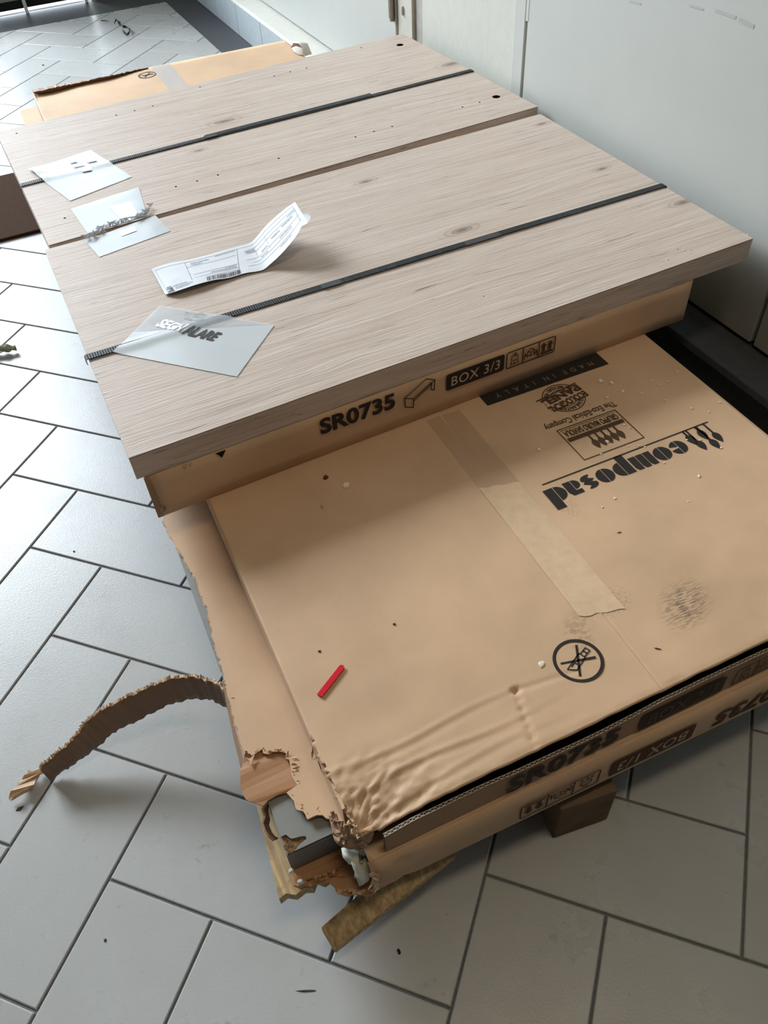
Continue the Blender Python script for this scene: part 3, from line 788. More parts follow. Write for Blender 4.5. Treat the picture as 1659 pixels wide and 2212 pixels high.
# outline with the chipped corner and chipped front edge cut away from the top sheet
outg = [(.0, .040), (-.0, .012), (.006, .030), (.013, .029), (.017, .021), (.022, .018), (.030, .020), (.036, .016), (.044, .017), (.048, .010), (.040, .004), (.034, .002), (.060, .0), (1.0, .0), (1.0, 1.2), (.0, 1.2)]
og = [gl(x, yy, gz1) for x, yy in [(0, 1.2), (0, .028), (.008, .028), (.013, .019), (.020, .017), (.028, .016), (.034, .013), (.034, .009), (.022, .006), (.012, .0), (1.0, 0), (1.0, 1.2)]]
prism([(p.x, p.y) for p in og], gz1 - .003, gz1).build('top_face', M_greypanel, gp)
core = [gl(x, yy, 0) for x, yy in ((.0015, .0015), (.999, .0015), (.999, 1.199), (.0015, 1.199))]
def corez(x, yy):
    return gz1 - .0032
prism([(p.x, p.y) for p in core], gz0, gz1 - .0035).build('chipboard_core', M_chip, gp)
rc = random.Random(4); chips = MB()
for k in range(70):
    p = gl(rc.uniform(.001, .026), rc.uniform(.002, .02), gz1 - .0036)
    d = Vector((rc.uniform(-1, 1), rc.uniform(-1, 1), rc.uniform(-.2, .5))).normalized() * rc.uniform(.003, .006); e = Vector((rc.uniform(-1, 1), rc.uniform(-1, 1), 0)).normalized() * .0012
    chips.add([p, p + d, p + d + e + Vector((0, 0, .0008)), p + e], [(0, 1, 2, 3)])
chips.build('wood_flakes', M_chip, gp)['kind'] = 'stuff'
fe_ = [gl(x, yy, 0) for x, yy in ((-.0005, -.0015), (1.0, -.0015), (1.0, .0015), (-.0005, .0015))]
fm = MB().hexa([(p.x, p.y, gz0 - .001) for p in fe_], [(p.x, p.y, gz1 - .0035 + (.003 if k in (1, 2) else -.004)) for k, p in enumerate(fe_)])
fm.build('front_edge', mk('grey_edge_band', srgb(112, 114, 114), .4, .45, 30, .05, .03), gp)
el = [gl(x, yy, 0) for x, yy in ((-.001, .0), (.0015, .0), (.0015, 1.2), (-.001, 1.2))]
MB().hexa([(p.x, p.y, gz0) for p in el], [(p.x, p.y, gz1 - .004) for p in el]).build('side_edge', M_greypanel, gp)
for (x, yy, s) in ((588, 1268, .0045), (668, 1357, .0045), (640, 1118, .002), (610, 1140, .002)):
    p = c4(x, yy, ZP + .022 if yy > 1200 else gz1 - .02)
    mb = MB(); rr = random.Random(int(x))
    nn = 7
    ring = [Vector((math.cos(6.283 * k / nn), math.sin(6.283 * k / nn), 0)) * s * rr.uniform(.8, 1.2) for k in range(nn)]
    mb.add([p + r for r in ring] + [p + Vector((0, 0, s * .9)) + r * .55 for r in ring] , [(k, (k + 1) % nn, nn + (k + 1) % nn, nn + k) for k in range(nn)] + [tuple(range(nn, 2 * nn))])
    if yy > 1200:
        o = mb.build('foam_bead', M_foam)
        tag(o, 'tiny white foam bead stuck %s the grey panel' % ('under the front corner of' if yy < 1300 else 'on torn cardboard below'), 'foam bead')
# crumpled white foam sheet
fz = MB(); rr = random.Random(12)
fo = [(1022, 1075), (1060, 1072), (1105, 1090), (1150, 1110), (1178, 1165), (1190, 1195), (1222, 1160), (1245, 1200), (1250, 1290), (1246, 1340), (1205, 1372), (1175, 1390), (1160, 1340), (1138, 1320), (1145, 1270), (1128, 1235), (1120, 1180), (1080, 1150), (1040, 1140)]
fpts = [c4(x, yy, ZP + .035 + .04 * (1390 - yy) / 320) for x, yy in fo]
cen = sum(fpts, Vector((0, 0, 0))) / len(fpts) + Vector((0, -.004, .012))
v = fpts + [p.lerp(cen, .5) + Vector((rr.uniform(-.004, .004), rr.uniform(-.005, .005), rr.uniform(-.004, .010))) for p in fpts] + [cen]
nn = len(fpts)
fz.add(v, [(k, (k + 1) % nn, nn + (k + 1) % nn, nn + k) for k in range(nn)] + [(nn + k, nn + (k + 1) % nn, 2 * nn) for k in range(nn)])
o = fz.build('foam_sheet', M_foam, None, smooth=True); m_ = o.modifiers.new('solid', 'SOLIDIFY'); m_.thickness = .003
tag(o, 'crumpled white packing foam bulging from the torn carton corner', 'foam')

# ================================================================== middle carton (BOX 2/3) with the big printed lid
A2 = math.radians(1.35); O2 = (.376, -.2455); W2, L2 = 1.056, 3.222
def l2w(x, yy, z=Z2): a = rotp(x, yy, O2, A2); return Vector((a[0], a[1], z))
def w2l(p):
    dx, dy = p[0] - O2[0], p[1] - O2[1]
    return (dx * math.cos(A2) - dy * math.sin(A2), dx * math.sin(A2) + dy * math.cos(A2))
c2 = tag(empty('carton', l2w(W2 / 2, L2 / 2, Z1)), 'middle carton with upside-down brand printing, seam tape and a crushed front corner', 'box')
seamx = .513
dent = [w2l(at(1113, 1490, Z2)), w2l(at(1132, 1545, Z2)), w2l(at(1155, 1612, Z2))]
crease2 = [w2l(at(1110, 1492, Z2)), w2l(at(1240, 1452, Z2))]
def segd(px_, py_, a, b):
    ax, ay = a; bx, by = b; dx, dy = bx - ax, by - ay; t = max(0, min(1, ((px_ - ax) * dx + (py_ - ay) * dy) / (dx * dx + dy * dy)))
    return math.hypot(px_ - ax - t * dx, py_ - ay - t * dy), t
def smooth(a, b, x):
    t = max(0, min(1, (x - a) / (b - a))); return t * t * (3 - 2 * t)
def dz2(x, yy):
    z = 0.0
    r = math.hypot(x * .75, yy * 1.25)
    k = 1 - smooth(.0, .17, r)
    ang = math.atan2(yy + .004, x + .004)
    n3 = noise.noise(Vector((x * 22, yy * 40, 3)))
    if k > 0:
        z -= .020 * k ** 2.4
        z += k * .0026 * math.sin(ang * 24 + n3 * 5) * smooth(.012, .05, r)
        z += k * .0042 * noise.noise(Vector((x * 75, yy * 170, 1))) + k * .002 * noise.noise(Vector((x * 170, yy * 260, 4)))
    # long soft folds parallel to the front edge, dying out to the right
    fade = 1 - smooth(.12, .42, x)
    for y0, a in ((.028, .0010), (.058, .0013), (.098, .0011)):
        yc = y0 + .012 * x + .004 * math.sin(x * 21 + y0 * 90)
        z += fade * a * (math.exp(-((yy - yc) / .0040) ** 2) - math.exp(-((yy - yc + .009) / .0055) ** 2))
    d1_, t1_ = segd(x, yy, dent[0], dent[1]); d2_, t2_ = segd(x, yy, dent[1], dent[2]); d = min(d1_, d2_)
    z -= .0030 * math.exp(-(d / .0032) ** 2) * (1 + .4 * math.sin(yy * 400))
    z += .0009 * math.exp(-((d - .007) / .004) ** 2)
    d, t = segd(x, yy, *crease2); z -= .0012 * math.exp(-(d / .004) ** 2)
    h = math.hypot(x - dent[0][0], yy - dent[0][1]); z -= .006 * math.exp(-(h / .006) ** 2)
    # seam between the two flaps
    sx = x - (seamx + .002 * math.sin(yy * 9))
    z += .0012 * smooth(-.006, 0, sx) * (1 - smooth(0, .0014, sx)) - .0018 * math.exp(-(sx / .0016) ** 2)
    # scuffs at the right front
    z += .0009 * noise.noise(Vector((x * 14, yy * 22, 7))) * (1 - smooth(.25, .5, yy))
    # lip wear along the front edge
    if yy < .01: z -= .0012 * (1 - yy / .01) + .0012 * noise.noise(Vector((x * 25, 0, 5)))
    return z
xs = []
x = 0.0
while x < W2 - .002:
    xs.append(x); x += .0045 if x < .20 else (.0016 if abs(x - seamx) < .008 else (.006 if x < .82 else .012))
xs.append(W2)
ys = []
yy = 0.0
while yy < .74:
    ys.append(yy); yy += .0035 if yy < .16 else .009
ys += [.80, 1.2, 1.6, 2.0, 2.4, 2.7, 2.9, 3.0, 3.05, 3.1, 3.15, 3.19, L2]
g = MB(); nx, ny = len(xs), len(ys)
ref = random.Random(33)
vv = []
for j, yv in enumerate(ys):
    for i, xv in enumerate(xs):
        ox, oy = 0, 0
        r = math.hypot(xv, yv)
        if i == 0 and yv < .16: ox = ref.uniform(-.002, .006) + .010 * (1 - smooth(0, .05, yv))
        if j == 0: oy = .0014 * noise.noise(Vector((xv * 30, 2, 2))) + (.012 * (1 - smooth(0, .05, xv)))
        p = l2w(xv + ox, yv + oy); p.z += dz2(xv, yv)
        if yv > 3.0 and xv < .5: p.z -= .012 * smooth(3.0, L2, yv) * (1 - smooth(.2, .5, xv)) * (1 + .2 * math.sin(xv * 23))
        vv.append(p)
g.add(vv, [(j * nx + i, j * nx + i + 1, (j + 1) * nx + i + 1, (j + 1) * nx + i) for j in range(ny - 1) for i in range(nx - 1)])
lid = g.build('top_panel', M_card_top, c2, smooth=True)
m_ = lid.modifiers.new('solid', 'SOLIDIFY'); m_.thickness = .005; m_.offset = -1
def l2box(x0, x1, y0, y1, z0, z1): 
    q = [l2w(a, b, 0) for a, b in ((x0, y0), (x1, y0), (x1, y1), (x0, y1))]
    return MB().hexa([(p.x, p.y, z0) for p in q], [(p.x, p.y, z1) for p in q])
l2box(.001, .006, .045, L2 - .003, Z1 + .001, Z2 - .0055).build('side_wall', M_card, c2)
l2box(W2 - .006, W2 - .001, .012, L2 - .003, Z1 + .001, Z2 - .0055).build('side_wall', M_card, c2)
l2box(.006, W2 - .006, L2 - .008, L2 - .003, Z1 + .001, Z2 - .014).build('back_wall', M_card, c2)
l2box(.01, W2 - .01, .03, L2 - .01, Z1 + .001, Z1 + .006).build('bottom_panel', M_card_dark, c2)
l2box(.10, W2 - .01, .012, .016, Z1 + .006, Z2 - .016).build('gap_shade', M_dark, c2)  # near-black strip puts shade into the gap behind the front panel
# front panel standing a finger's width proud of the lid, cut flute edge showing
fp = MB(); N = 120; up, lowr = [], []
for i in range(N + 1):
    x = .040 + (W2 - .040) * i / N
    w = .0022 * math.sin(x * 13) + .0025 * noise.noise(Vector((x * 9, 4, 4)))
    bulge = .004 * math.exp(-((x - .505) / .03) ** 2)
    zt_ = Z2 - .0135 + w + bulge - .008 * (1 - smooth(0, .06, x - .04))
    a = l2w(x, -.0125 + .5 * w, zt_); b = l2w(x, -.0068 + .5 * w, zt_); c = l2w(x, -.010 - .006 * (x / W2), Z1 + .001); d = l2w(x, -.0045 - .006 * (x / W2), Z1 + .001)
    up.append((a, b)); lowr.append((c, d))
fv = [p for i in range(N + 1) for p in (lowr[i][0], up[i][0], up[i][1], lowr[i][1])]
fp.add(fv, [(i * 4 + k, (i + 1) * 4 + k, (i + 1) * 4 + k + 1, i * 4 + k + 1) for i in range(N) for k in (0, 2)])
front2 = fp.build('front_panel', M_card_dark, c2, smooth=False)
fe2 = MB()
rfe = random.Random(6)
for i in range(N):                                # corrugated cut edge: two liners with a wave between
    (a0, b0_), (a1, b1_) = up[i], up[i + 1]
    for k0, k1, h in ((0, .22, .0012), (.78, 1, .0012)):
        fe2.add([a0.lerp(b0_, k0) + Vector((0, 0, h)), a1.lerp(b1_, k0) + Vector((0, 0, h)), a1.lerp(b1_, k1) + Vector((0, 0, h)), a0.lerp(b0_, k1) + Vector((0, 0, h))], [(0, 1, 2, 3)])
    for s in range(2):
        t0, t1_ = s / 2, (s + 1) / 2
        k0, k1 = (.25, .75) if s == 0 else (.75, .25)
        p, q_ = a0.lerp(a1, t0).lerp(b0_.lerp(b1_, t0), k0), a0.lerp(a1, t1_).lerp(b0_.lerp(b1_, t1_), k1)
        dv_ = (b0_ - a0).normalized() * .0007; hh = Vector((0, 0, .0009))
        fe2.add([p - dv_ + hh, q_ - dv_ + hh, q_ + dv_ + hh, p + dv_ + hh], [(0, 1, 2, 3)])
fe2.build('flute_edge', M_edge, front2)
# printing on the front panel
n2 = Vector((-math.sin(A2), -math.cos(A2), 0)); P2f = l2w(0, -.0115, Z2)
pl2 = Plane2D(l2w(0, -.0125, 0), l2w(1, 0, 0) - l2w(0, 0, 0), (0, 0, 1), .0030)
fr2 = lambda px, py: pl2.inv(onp(px, py, P2f, n2))
a_, b_ = fr2(1097, 1670)[0], fr2(1342, 1560)[0]
ink = MB(); text2(ink, pl2, 'SR0735', a_, Z1 + .010, b_ - a_, .046, .03, .06)
q0, q1 = fr2(1382, 1553)[0], fr2(1570, 1455)[0]
poly2(ink, pl2, rrect(q0, Z1 + .009, q1, Z2 - .022, .005))
icons(ink, pl2, fr2(1590, 1448)[0], fr2(1590, 1448)[0] + .13, Z1 + .01, Z2 - .022)
ink.build('printed_marks', M_ink, front2)
iw = MB(); text2(iw, pl2, 'BOX 2/3', q0 + .014, Z1 + .018, q1 - q0 - .028, .030, .012, .1, 1.1, 1.3); iw.build('printed_letters', mat('faint_letters', srgb(96, 80, 66), .7, .2), front2)
# crushed corner: ripped liners, a dark hole and folded scraps
cr = MB(); rr = random.Random(17)
for k in range(46):
    a = c4(rr.uniform(905, 1260), rr.uniform(760, 1060), 0); 
    x0, y0 = w2l(a)
    p = Vector((a.x, a.y, Z1 + .012 + rr.uniform(.0, .045) * max(.1, min(1, (y0 + .06) / .07))))
    d = Vector((rr.uniform(-.3, 1), rr.uniform(-.6, .4), rr.uniform(-.5, .5))).normalized() * rr.uniform(.010, .028)
    e = Vector((rr.uniform(-.4, .4), rr.uniform(-1, .1), rr.uniform(-1, .3))).normalized() * rr.uniform(.006, .014)
    m = p + d * .5 + e * .4 + Vector((0, 0, rr.uniform(-.004, .006)))
    cr.add([p, p + d * .55, p + d, p + d + e, m, p + e], [(0, 1, 4), (1, 2, 3, 4), (0, 4, 5), (4, 3, 5)])
# the folded-in face of the crushed corner
fold = [(905, 770), (920, 850), (935, 930), (960, 1010), (990, 1045), (1060, 1075), (1130, 1085), (1190, 1082)]
fold_t = [(925, 755), (960, 800), (1000, 850), (1040, 880), (1090, 870), (1140, 900), (1200, 930), (1290, 900)]
zf = [Z2 - .020, Z2 - .026, Z2 - .022, Z2 - .020, Z2 - .014, Z2 - .020, Z2 - .018, Z2 - .018]
P0 = [c4(x, yy, Z1 + .004) for x, yy in fold]; P1 = [c4(x, yy, z) for (x, yy), z in zip(fold_t, zf)]
def fine_(L_, n):
    return [catm(L_, i / n) for i in range(n + 1)]
P0f, P1f = fine_(P0, 22), fine_(P1, 22); NR = 9
cr2 = MB()
for j in range(NR + 1):
    for i in range(23):
        p = P0f[i].lerp(P1f[i], j / NR); k = math.sin(math.pi * j / NR)
        p += Vector((rr.uniform(-.0025, .0025), rr.uniform(-.003, .002) - .008 * k, rr.uniform(-.003, .003))) * (1 if 0 < j else .3)
        q_ = noise.noise(Vector((i * .45, j * .6, 9))); p += Vector((.003, -.006, .003)) * q_ * k
        cr2.v.append(p)
cr2.f = [(j * 23 + i, j * 23 + i + 1, (j + 1) * 23 + i + 1, (j + 1) * 23 + i) for j in range(NR) for i in range(22) if not (j > 5 and 6 < i < 10)]
o = cr2.build('crushed_corner', M_card_dark, c2); m_ = o.modifiers.new('solid', 'SOLIDIFY'); m_.thickness = .003
cr.build('torn_scraps', M_card_pale, o)
hole = [c4(x, yy, Z2 - .013) for x, yy in ((975, 850), (1000, 822), (1040, 845), (1052, 880), (1020, 905), (985, 885))]
# (the hole is the open gap between lid and crushed face; a near-black block paints in its shade)
l2box(.016, .060, .020, .060, Z1 + .007, Z2 - .046).build('gap_shade', M_dark, c2)
fringe('torn_fringe', [l2w(.004 + ref.uniform(-.003, .004), .150 - .006 * k, 0) for k in range(26)][::-1], Z2 - .010, .010, .010, random.Random(19), M_card_pale, c2, per=.003)
# seam tape: clear tape and the pale torn paper left by an older strip
def top_patch(name, poly, mt, parent, lift=.0007, n=30):
    """thin sheet following the lid"""
    (xa, ya), (xb, yb), (xc, yc), (xd, yd) = poly
    mb = MB(); m = 8
    for j in range(n + 1):
        for i in range(m + 1):
            u, v = i / m, j / n
            x = (xa * (1 - u) + xb * u) * (1 - v) + (xd * (1 - u) + xc * u) * v
            yv = (ya * (1 - u) + yb * u) * (1 - v) + (yd * (1 - u) + yc * u) * v
            if j in (0, n): yv += .004 * noise.noise(Vector((x * 60, 1, n)))
            p = l2w(x, yv); p.z += max(dz2(x, yv), -.001) + lift; mb.v.append(p)
    mb.f = [(j * (m + 1) + i, j * (m + 1) + i + 1, (j + 1) * (m + 1) + i + 1, (j + 1) * (m + 1) + i) for j in range(n) for i in range(m)]
    return mb.build(name, mt, parent, smooth=True)
T = lambda px, py: w2l(at(px, py, Z2))
tp = top_patch('seam_tape', [(seamx - .037, .42), (seamx + .041, .42), (seamx + .041, .73), (seamx - .037, .73)], M_tape, lid, .0006, 60)
top_patch('torn_tape_residue', [(seamx - .036, .17), (seamx + .040, .15), (seamx + .040, .485), (seamx - .036, .505)], M_residue, lid, .0010, 40)
# far end: tape and no-knife symbol
top_patch('seam_tape', [(seamx - .037, 2.5), (seamx + .041, 2.5), (seamx + .041, L2 - .003), (seamx - .037, L2 - .003)], M_film_clear, lid, .0012, 12)
e2x = (l2w(1, 0) - l2w(0, 0)).normalized(); e2y = (l2w(0, 1) - l2w(0, 0)).normalized()
plT = Plane2D(l2w(0, 0, Z2), e2x, e2y, .0007)
def knife(mb, pl, cx, cy, r, rot=0.0):
    cr_, sr_ = math.cos(rot), math.sin(rot)
    q = lambda x, yv: (cx + r * (x * cr_ - yv * sr_), cy + r * (x * sr_ + yv * cr_))
    line2(mb, pl, arc(cx, cy, r * .93, 0, 360, 40)[:-1], r * .14, True)
    for a in (38, 142):
        c_, s_ = math.cos(math.radians(a)), math.sin(math.radians(a))
        line2(mb, pl, [q(-.72 * c_, -.72 * s_), q(.72 * c_, .72 * s_)], r * .10)
    line2(mb, pl, [q(-.62, .10), q(.30, .16), q(.30, -.14), q(-.40, -.20), q(-.62, .10)], r * .05)
    line2(mb, pl, [q(.30, .10), q(.68, .10), q(.68, -.10), q(.30, -.10)], r * .05)
    line2(mb, pl, [q(.50, .10), q(.50, -.10)], r * .06); line2(mb, pl, [q(-.42, .04), q(-.18, .06), q(-.18, -.06)], r * .06)
for kx, ky, kr, ka in ((*T(1249, 1427), .040, .42), (*T(318, 162), .036, .3)):
    ink = MB(); knife(ink, plT, kx, ky, kr, ka); ink.build('printed_symbol', M_ink, lid)
# upside-down brand print: drawing plane turned by 180 degrees
plB = Plane2D(l2w(0, 0, Z2), -e2x, -e2y, .0008)
B = lambda cx, cy: plB.inv(at(1020 + cx * .3496, 750 + cy * .3496, Z2))
ink = MB()
x0 = B(1318, 600)[0]; x1 = B(457, 930)[0]; y0 = B(1225, 589)[1]; xh = B(1268, 670)[1] - B(1225, 589)[1]
u = (x1 - x0) / 8.05                                # average letter pitch
def half(cx, cy, rx, ry, a0, a1, n=14): return [(cx + rx * math.cos(math.radians(a0 + (a1 - a0) * i / n)), cy + ry * math.sin(math.radians(a0 + (a1 - a0) * i / n))) for i in range(n + 1)]
g_ = .018 * u
def brand_letter(ch, x, w):
    h = xh; r = h / 2; cy = y0 + r; cx = x + w / 2; rx = w / 2
    if ch == 'o':
        poly2(ink, plB, half(cx - g_, cy, rx - g_, r, 90, 270)); poly2(ink, plB, half(cx + g_, cy, rx - g_, r, -90, 90))
    elif ch == 'c':
        poly2(ink, plB, half(cx - g_, cy, rx - g_, r, 90, 270)); poly2(ink, plB, half(cx + g_, cy, rx - g_, r, 12, 90) + [(cx + g_, cy + r * .12)]); poly2(ink, plB, half(cx + g_, cy, rx - g_, r, -90, -20) + [(cx + g_, cy - r * .12)])
    elif ch == 'm':
        for k in range(3):
            a = x + w * k / 3; b = x + w * (k + 1) / 3 - 2 * g_
            poly2(ink, plB, [(a, y0), (b, y0), (b, y0 + h * .8), (b - (b - a) * .25, y0 + h), (a, y0 + h)])
    elif ch == 'p':
        poly2(ink, plB, [(x, y0 - h * .42), (x + w * .48, y0 - h * .42), (x + w * .48, y0 + h), (x, y0 + h)]); poly2(ink, plB, half(x + w * .48 + 2 * g_, cy, w * .52 - 2 * g_, r, -90, 90))
    elif ch == 's':
        poly2(ink, plB, half(x + w * .55, cy + r * .45, w * .5, r * .55, 60, 200) + [(x + w * .72, cy - r * .20), (x + w * .95, cy + r * .1), (x + w * .55, cy + r * .52)])
        poly2(ink, plB, half(x + w * .45, cy - r * .45, w * .5, r * .55, 240, 380) + [(x + w * .3, cy + r * .02), (x + w * .08, cy - r * .22), (x + w * .45, cy - r * .55)])
    elif ch == 'a':
        poly2(ink, plB, half(x + w * .46, y0 + h * .32, w * .44, h * .32, 90, 270)); poly2(ink, plB, [(x + w * .5, y0), (x + w, y0), (x + w, y0 + h * .72), (x + w * .82, y0 + h), (x + w * .12, y0 + h), (x + w * .12, y0 + h * .72), (x + w * .5, y0 + h * .72)])
    elif ch == 'd':
        poly2(ink, plB, half(x + w * .5 - 2 * g_, cy, w * .5 - 2 * g_, r, 90, 270)); poly2(ink, plB, [(x + w * .5, y0), (x + w, y0), (x + w, y0 + h * 1.48), (x + w * .5, y0 + h * 1.48)])
xx = x0
tot = (x1 - x0)
ws = [('c', .118), ('o', .122), ('m', .165), ('p', .128), ('o', .122), ('s', .105), ('a', .108), ('d', .132)]
for ch, w in ws:
    brand_letter(ch, xx, tot * w - .002); xx += tot * w
# rule with hanging leaf shapes
r0, r1 = B(1455, 463), B(432, 852)
ym = (r0[1] + r1[1]) / 2
line2(ink, plB, [(r0[0], ym), (r1[0], ym)], .0028)
def leafm(cx, top, stem, ln, wd, lean):
    """stem from the rule then a pointed leaf"""
    line2(ink, plB, [(cx, top), (cx + lean * stem, top + stem)], .0045)
    a = (cx + lean * stem, top + stem - .002)
    pts = []
    for i in range(11):
        t = i / 10; pts.append((a[0] + lean * ln * t + wd * math.sin(math.pi * t ** .75) * .5, a[1] + ln * t))
    for i in range(9, 0, -1):
        t = i / 10; pts.append((a[0] + lean * ln * t - wd * math.sin(math.pi * t ** .75) * .5, a[1] + ln * t))
    poly2(ink, plB, pts)
for (sx_, stem_c, tip_c) in ((1450, (1488, 530), (1535, 598)), (1412, (1470, 572), (1520, 640)), (1375, (1395, 515), (1440, 588)), (1340, (1390, 582), (1437, 648)), (1300, (1325, 548), (1370, 618))):
    s = B(*stem_c); tp_ = B(*tip_c); rx_ = s[0]
    leafm(rx_ - .0, ym, s[1] - ym, tp_[1] - s[1], .017, 0.0)
ink.build('printed_logo', M_ink, lid)
# boxed logo of the group, slogan, seal and dark strip
ink = MB()
bx = sorted((B(887, 388)[0], B(695, 698)[0])); 
p_a, p_b, p_c, p_d = B(887, 388), B(521, 517), B(695, 698), B(1056, 560)
X0 = (p_a[0] + p_d[0]) / 2; X1 = (p_b[0] + p_c[0]) / 2; Yb = (p_a[1] + p_b[1]) / 2; Yt = (p_c[1] + p_d[1]) / 2
line2(ink, plB, [(X0, Yb), (X1, Yb), (X1, Yt), (X0, Yt)], .0022, True)
wI, hI = X1 - X0, Yt - Yb
text2(ink, plB, 'GRUPPO MAURO SAVIOLA', X0 + wI * .05, Yb + hI * .09, wI * .9, hI * .19, .03)
line2(ink, plB, [(X0 + wI * .04, Yb + hI * .05), (X1 - wI * .04, Yb + hI * .05)], .0014)
poly2(ink, plB, [(X0 + wI * .03, Yb + hI * .31), (X1 - wI * .03, Yb + hI * .31), (X1 - wI * .03, Yb + hI * .42), (X0 + wI * .03, Yb + hI * .42)])
for k in range(5):
    leafm(X0 + wI * (.24 + .105 * k), Yb + hI * .42, hI * .16, hI * .30, .0145, 0.0)
s0, s1 = B(890, 355), B(452, 505)
text2(ink, plB, 'The Eco-Ethical Company', s0[0], Yb - .031, s1[0] - s0[0], .023, .012)
# round seal
sc0 = B(565, 313); R_ = .5 * abs(B(428, 313)[0] - B(697, 313)[0]) * 1.12
line2(ink, plB, arc(sc0[0], sc0[1], R_, 0, 360, 40)[:-1], .0022, True)
line2(ink, plB, arc(sc0[0], sc0[1], R_ * .62, 0, 360, 32)[:-1], .0018, True)
def arctext(s, r, a0, a1, h, flip=False):
    n = len(s)
    for i, ch in enumerate(s):
        if ch == ' ': continue
        a = math.radians(a0 + (a1 - a0) * (i + .5) / n)
        rot = a - math.pi / 2 if not flip else a + math.pi / 2
        w = h * .75
        cx, cy = sc0[0] + r * math.cos(a), sc0[1] + r * math.sin(a)
        ox = -w / 2 * math.cos(rot) + h / 2 * math.sin(rot); oy = -w / 2 * math.sin(rot) - h / 2 * math.cos(rot)
        text2(ink, plB, ch, cx + ox, cy + oy, w, h, .03, rot=rot)
arctext('GUARANTEED', R_ * .81, 150, 30, R_ * .22)
arctext('100% RECYCLED WOOD', R_ * .81, 200, 340, R_ * .20, True)
hh = math.radians(8)
bg_ = MB()
poly2(bg_, plB, [(sc0[0] - R_ * 1.02, sc0[1] - R_ * .42), (sc0[0] + R_ * 1.02, sc0[1] - R_ * .22), (sc0[0] + R_ * 1.02, sc0[1] + R_ * .58), (sc0[0] - R_ * 1.02, sc0[1] + R_ * .38)], 1.5)
bg_.build('seal_band', M_card_top, lid)
text2(ink, plB, 'ECOLOGICAL', sc0[0] - R_ * 1.08, sc0[1] - R_ * .02, R_ * 2.2, R_ * .44, .05, rot=hh, k=2)
text2(ink, plB, 'PANEL', sc0[0] - R_ * 1.05, sc0[1] - R_ * .58, R_ * 2.2, R_ * .48, .06, rot=hh, k=2)
line2(ink, plB, [(sc0[0] - R_ * 1.1, sc0[1] - R_ * .66), (sc0[0] + R_ * 1.3, sc0[1] - R_ * .34)], .003, k=2)
ink.build('printed_logo', M_inkbrown, lid)
m0, m1 = B(845, 105), B(95, 362)
mt_ = m0[1] * .5 + m1[1] * .5
ink = MB(); poly2(ink, plB, [(m0[0], mt_ - .075), (m1[0], mt_ - .075), (m1[0], mt_), (m0[0], mt_)]); ink.build('printed_strip', M_ink, lid)
M_strip_l = mat('strip_letters', srgb(140, 118, 96), .7, .2); wt = m1[0] - m0[0] - .06
for wd, c0, c1_ in (('MADE', 0, 4), ('IN', 5.2, 6.6), ('ITALY', 7.9, 13)):
    iw = MB(); text2(iw, plB, wd, m0[0] + .03 + wt * c0 / 13, mt_ - .026, wt * (c1_ - c0) / 13, .014, .0, 0, 2.2, 1.8); iw.build('printed_word', M_strip_l, lid)
# far edge: crumpled open fold
mb = MB(); rr = random.Random(77); rowa, rowb = [], []
for i in range(61):
    x = .004 + .46 * i / 60; k = 1 - i / 60
    rowa.append(l2w(x, L2 + .004 + rr.uniform(-.002, .003), Z2 - .006 + .006 * k + rr.uniform(-.002, .002))); rowb.append(l2w(x, L2 - .012 - .022 * k + rr.uniform(-.003, .003), Z2 + .001 + rr.uniform(0, .003)))
mb.add(rowa + rowb, [(i, i + 1, 62 + i, 61 + i) for i in range(60)])
mb.add([p + Vector((0, .002, -.03)) for p in rowa] + rowa, [(i, i + 1, 62 + i, 61 + i) for i in range(60)])
o = mb.build('crumpled_fold', M_card_dark, c2); m_ = o.modifiers.new('solid', 'SOLIDIFY'); m_.thickness = .002

# ================================================================== upper carton (BOX 3/3)
F3a, F3b = Vector((.297, .472, 0)), Vector((1.562, .498, 0))
c3 = tag(empty('carton', (.93, 1.2, Z2)), 'upper carton marked BOX 3/3 carrying the wooden panels', 'box')
q3 = [F3a, F3b, Vector((1.575, 2.12, 0)), Vector((.300, 2.12, 0))]
e3 = (F3b - F3a).normalized()
bm = bmesh.new()
def wall3(name, a, b, th=.005, z0=Z2 + .001, z1=Z3 - .001, rows=1, wob=0.0, mt=M_card):
    d = (b - a).normalized(); nrm = Vector((d.y, -d.x, 0)); mb = MB(); n = 40
    for i in range(n + 1):
        for k in range(5):
            p = a.lerp(b, i / n); p = Vector((p.x, p.y, z0 + (z1 - z0) * k / 4))
            p += nrm * wob * (noise.noise(Vector((i * .22, k * .7, 3))) + .6 * math.sin(math.pi * k / 4))
            mb.v.append(p)
    mb.f = [(i * 5 + k, (i + 1) * 5 + k, (i + 1) * 5 + k + 1, i * 5 + k + 1) for i in range(n) for k in range(4)]
    o = mb.build(name, mt, c3, smooth=True)
    m = o.modifiers.new('solid', 'SOLIDIFY'); m.thickness = th; m.offset = -1
    return o
front3 = wall3('front_wall', F3a, F3b, wob=.0006)
wall3('side_wall', q3[3], F3a + Vector((0, .006, 0)), wob=.0008, mt=M_card_dark)
wall3('side_wall', F3b + Vector((0, .006, 0)), q3[2])
wall3('back_wall', q3[2] - Vector((.006, 0, 0)), q3[3] + Vector((.006, 0, 0)))
MB().hexa([(p.x, p.y, Z3 - .0055) for p in (F3a + Vector((.006, .006, 0)), F3b + Vector((-.006, .006, 0)), q3[2] + Vector((-.006, -.006, 0)), q3[3] + Vector((.006, -.006, 0)))],
          [(p.x, p.y, Z3 - .0008) for p in (F3a + Vector((.006, .006, 0)), F3b + Vector((-.006, .006, 0)), q3[2] + Vector((-.006, -.006, 0)), q3[3] + Vector((.006, -.006, 0)))]).build('top_flap', M_card, c3)
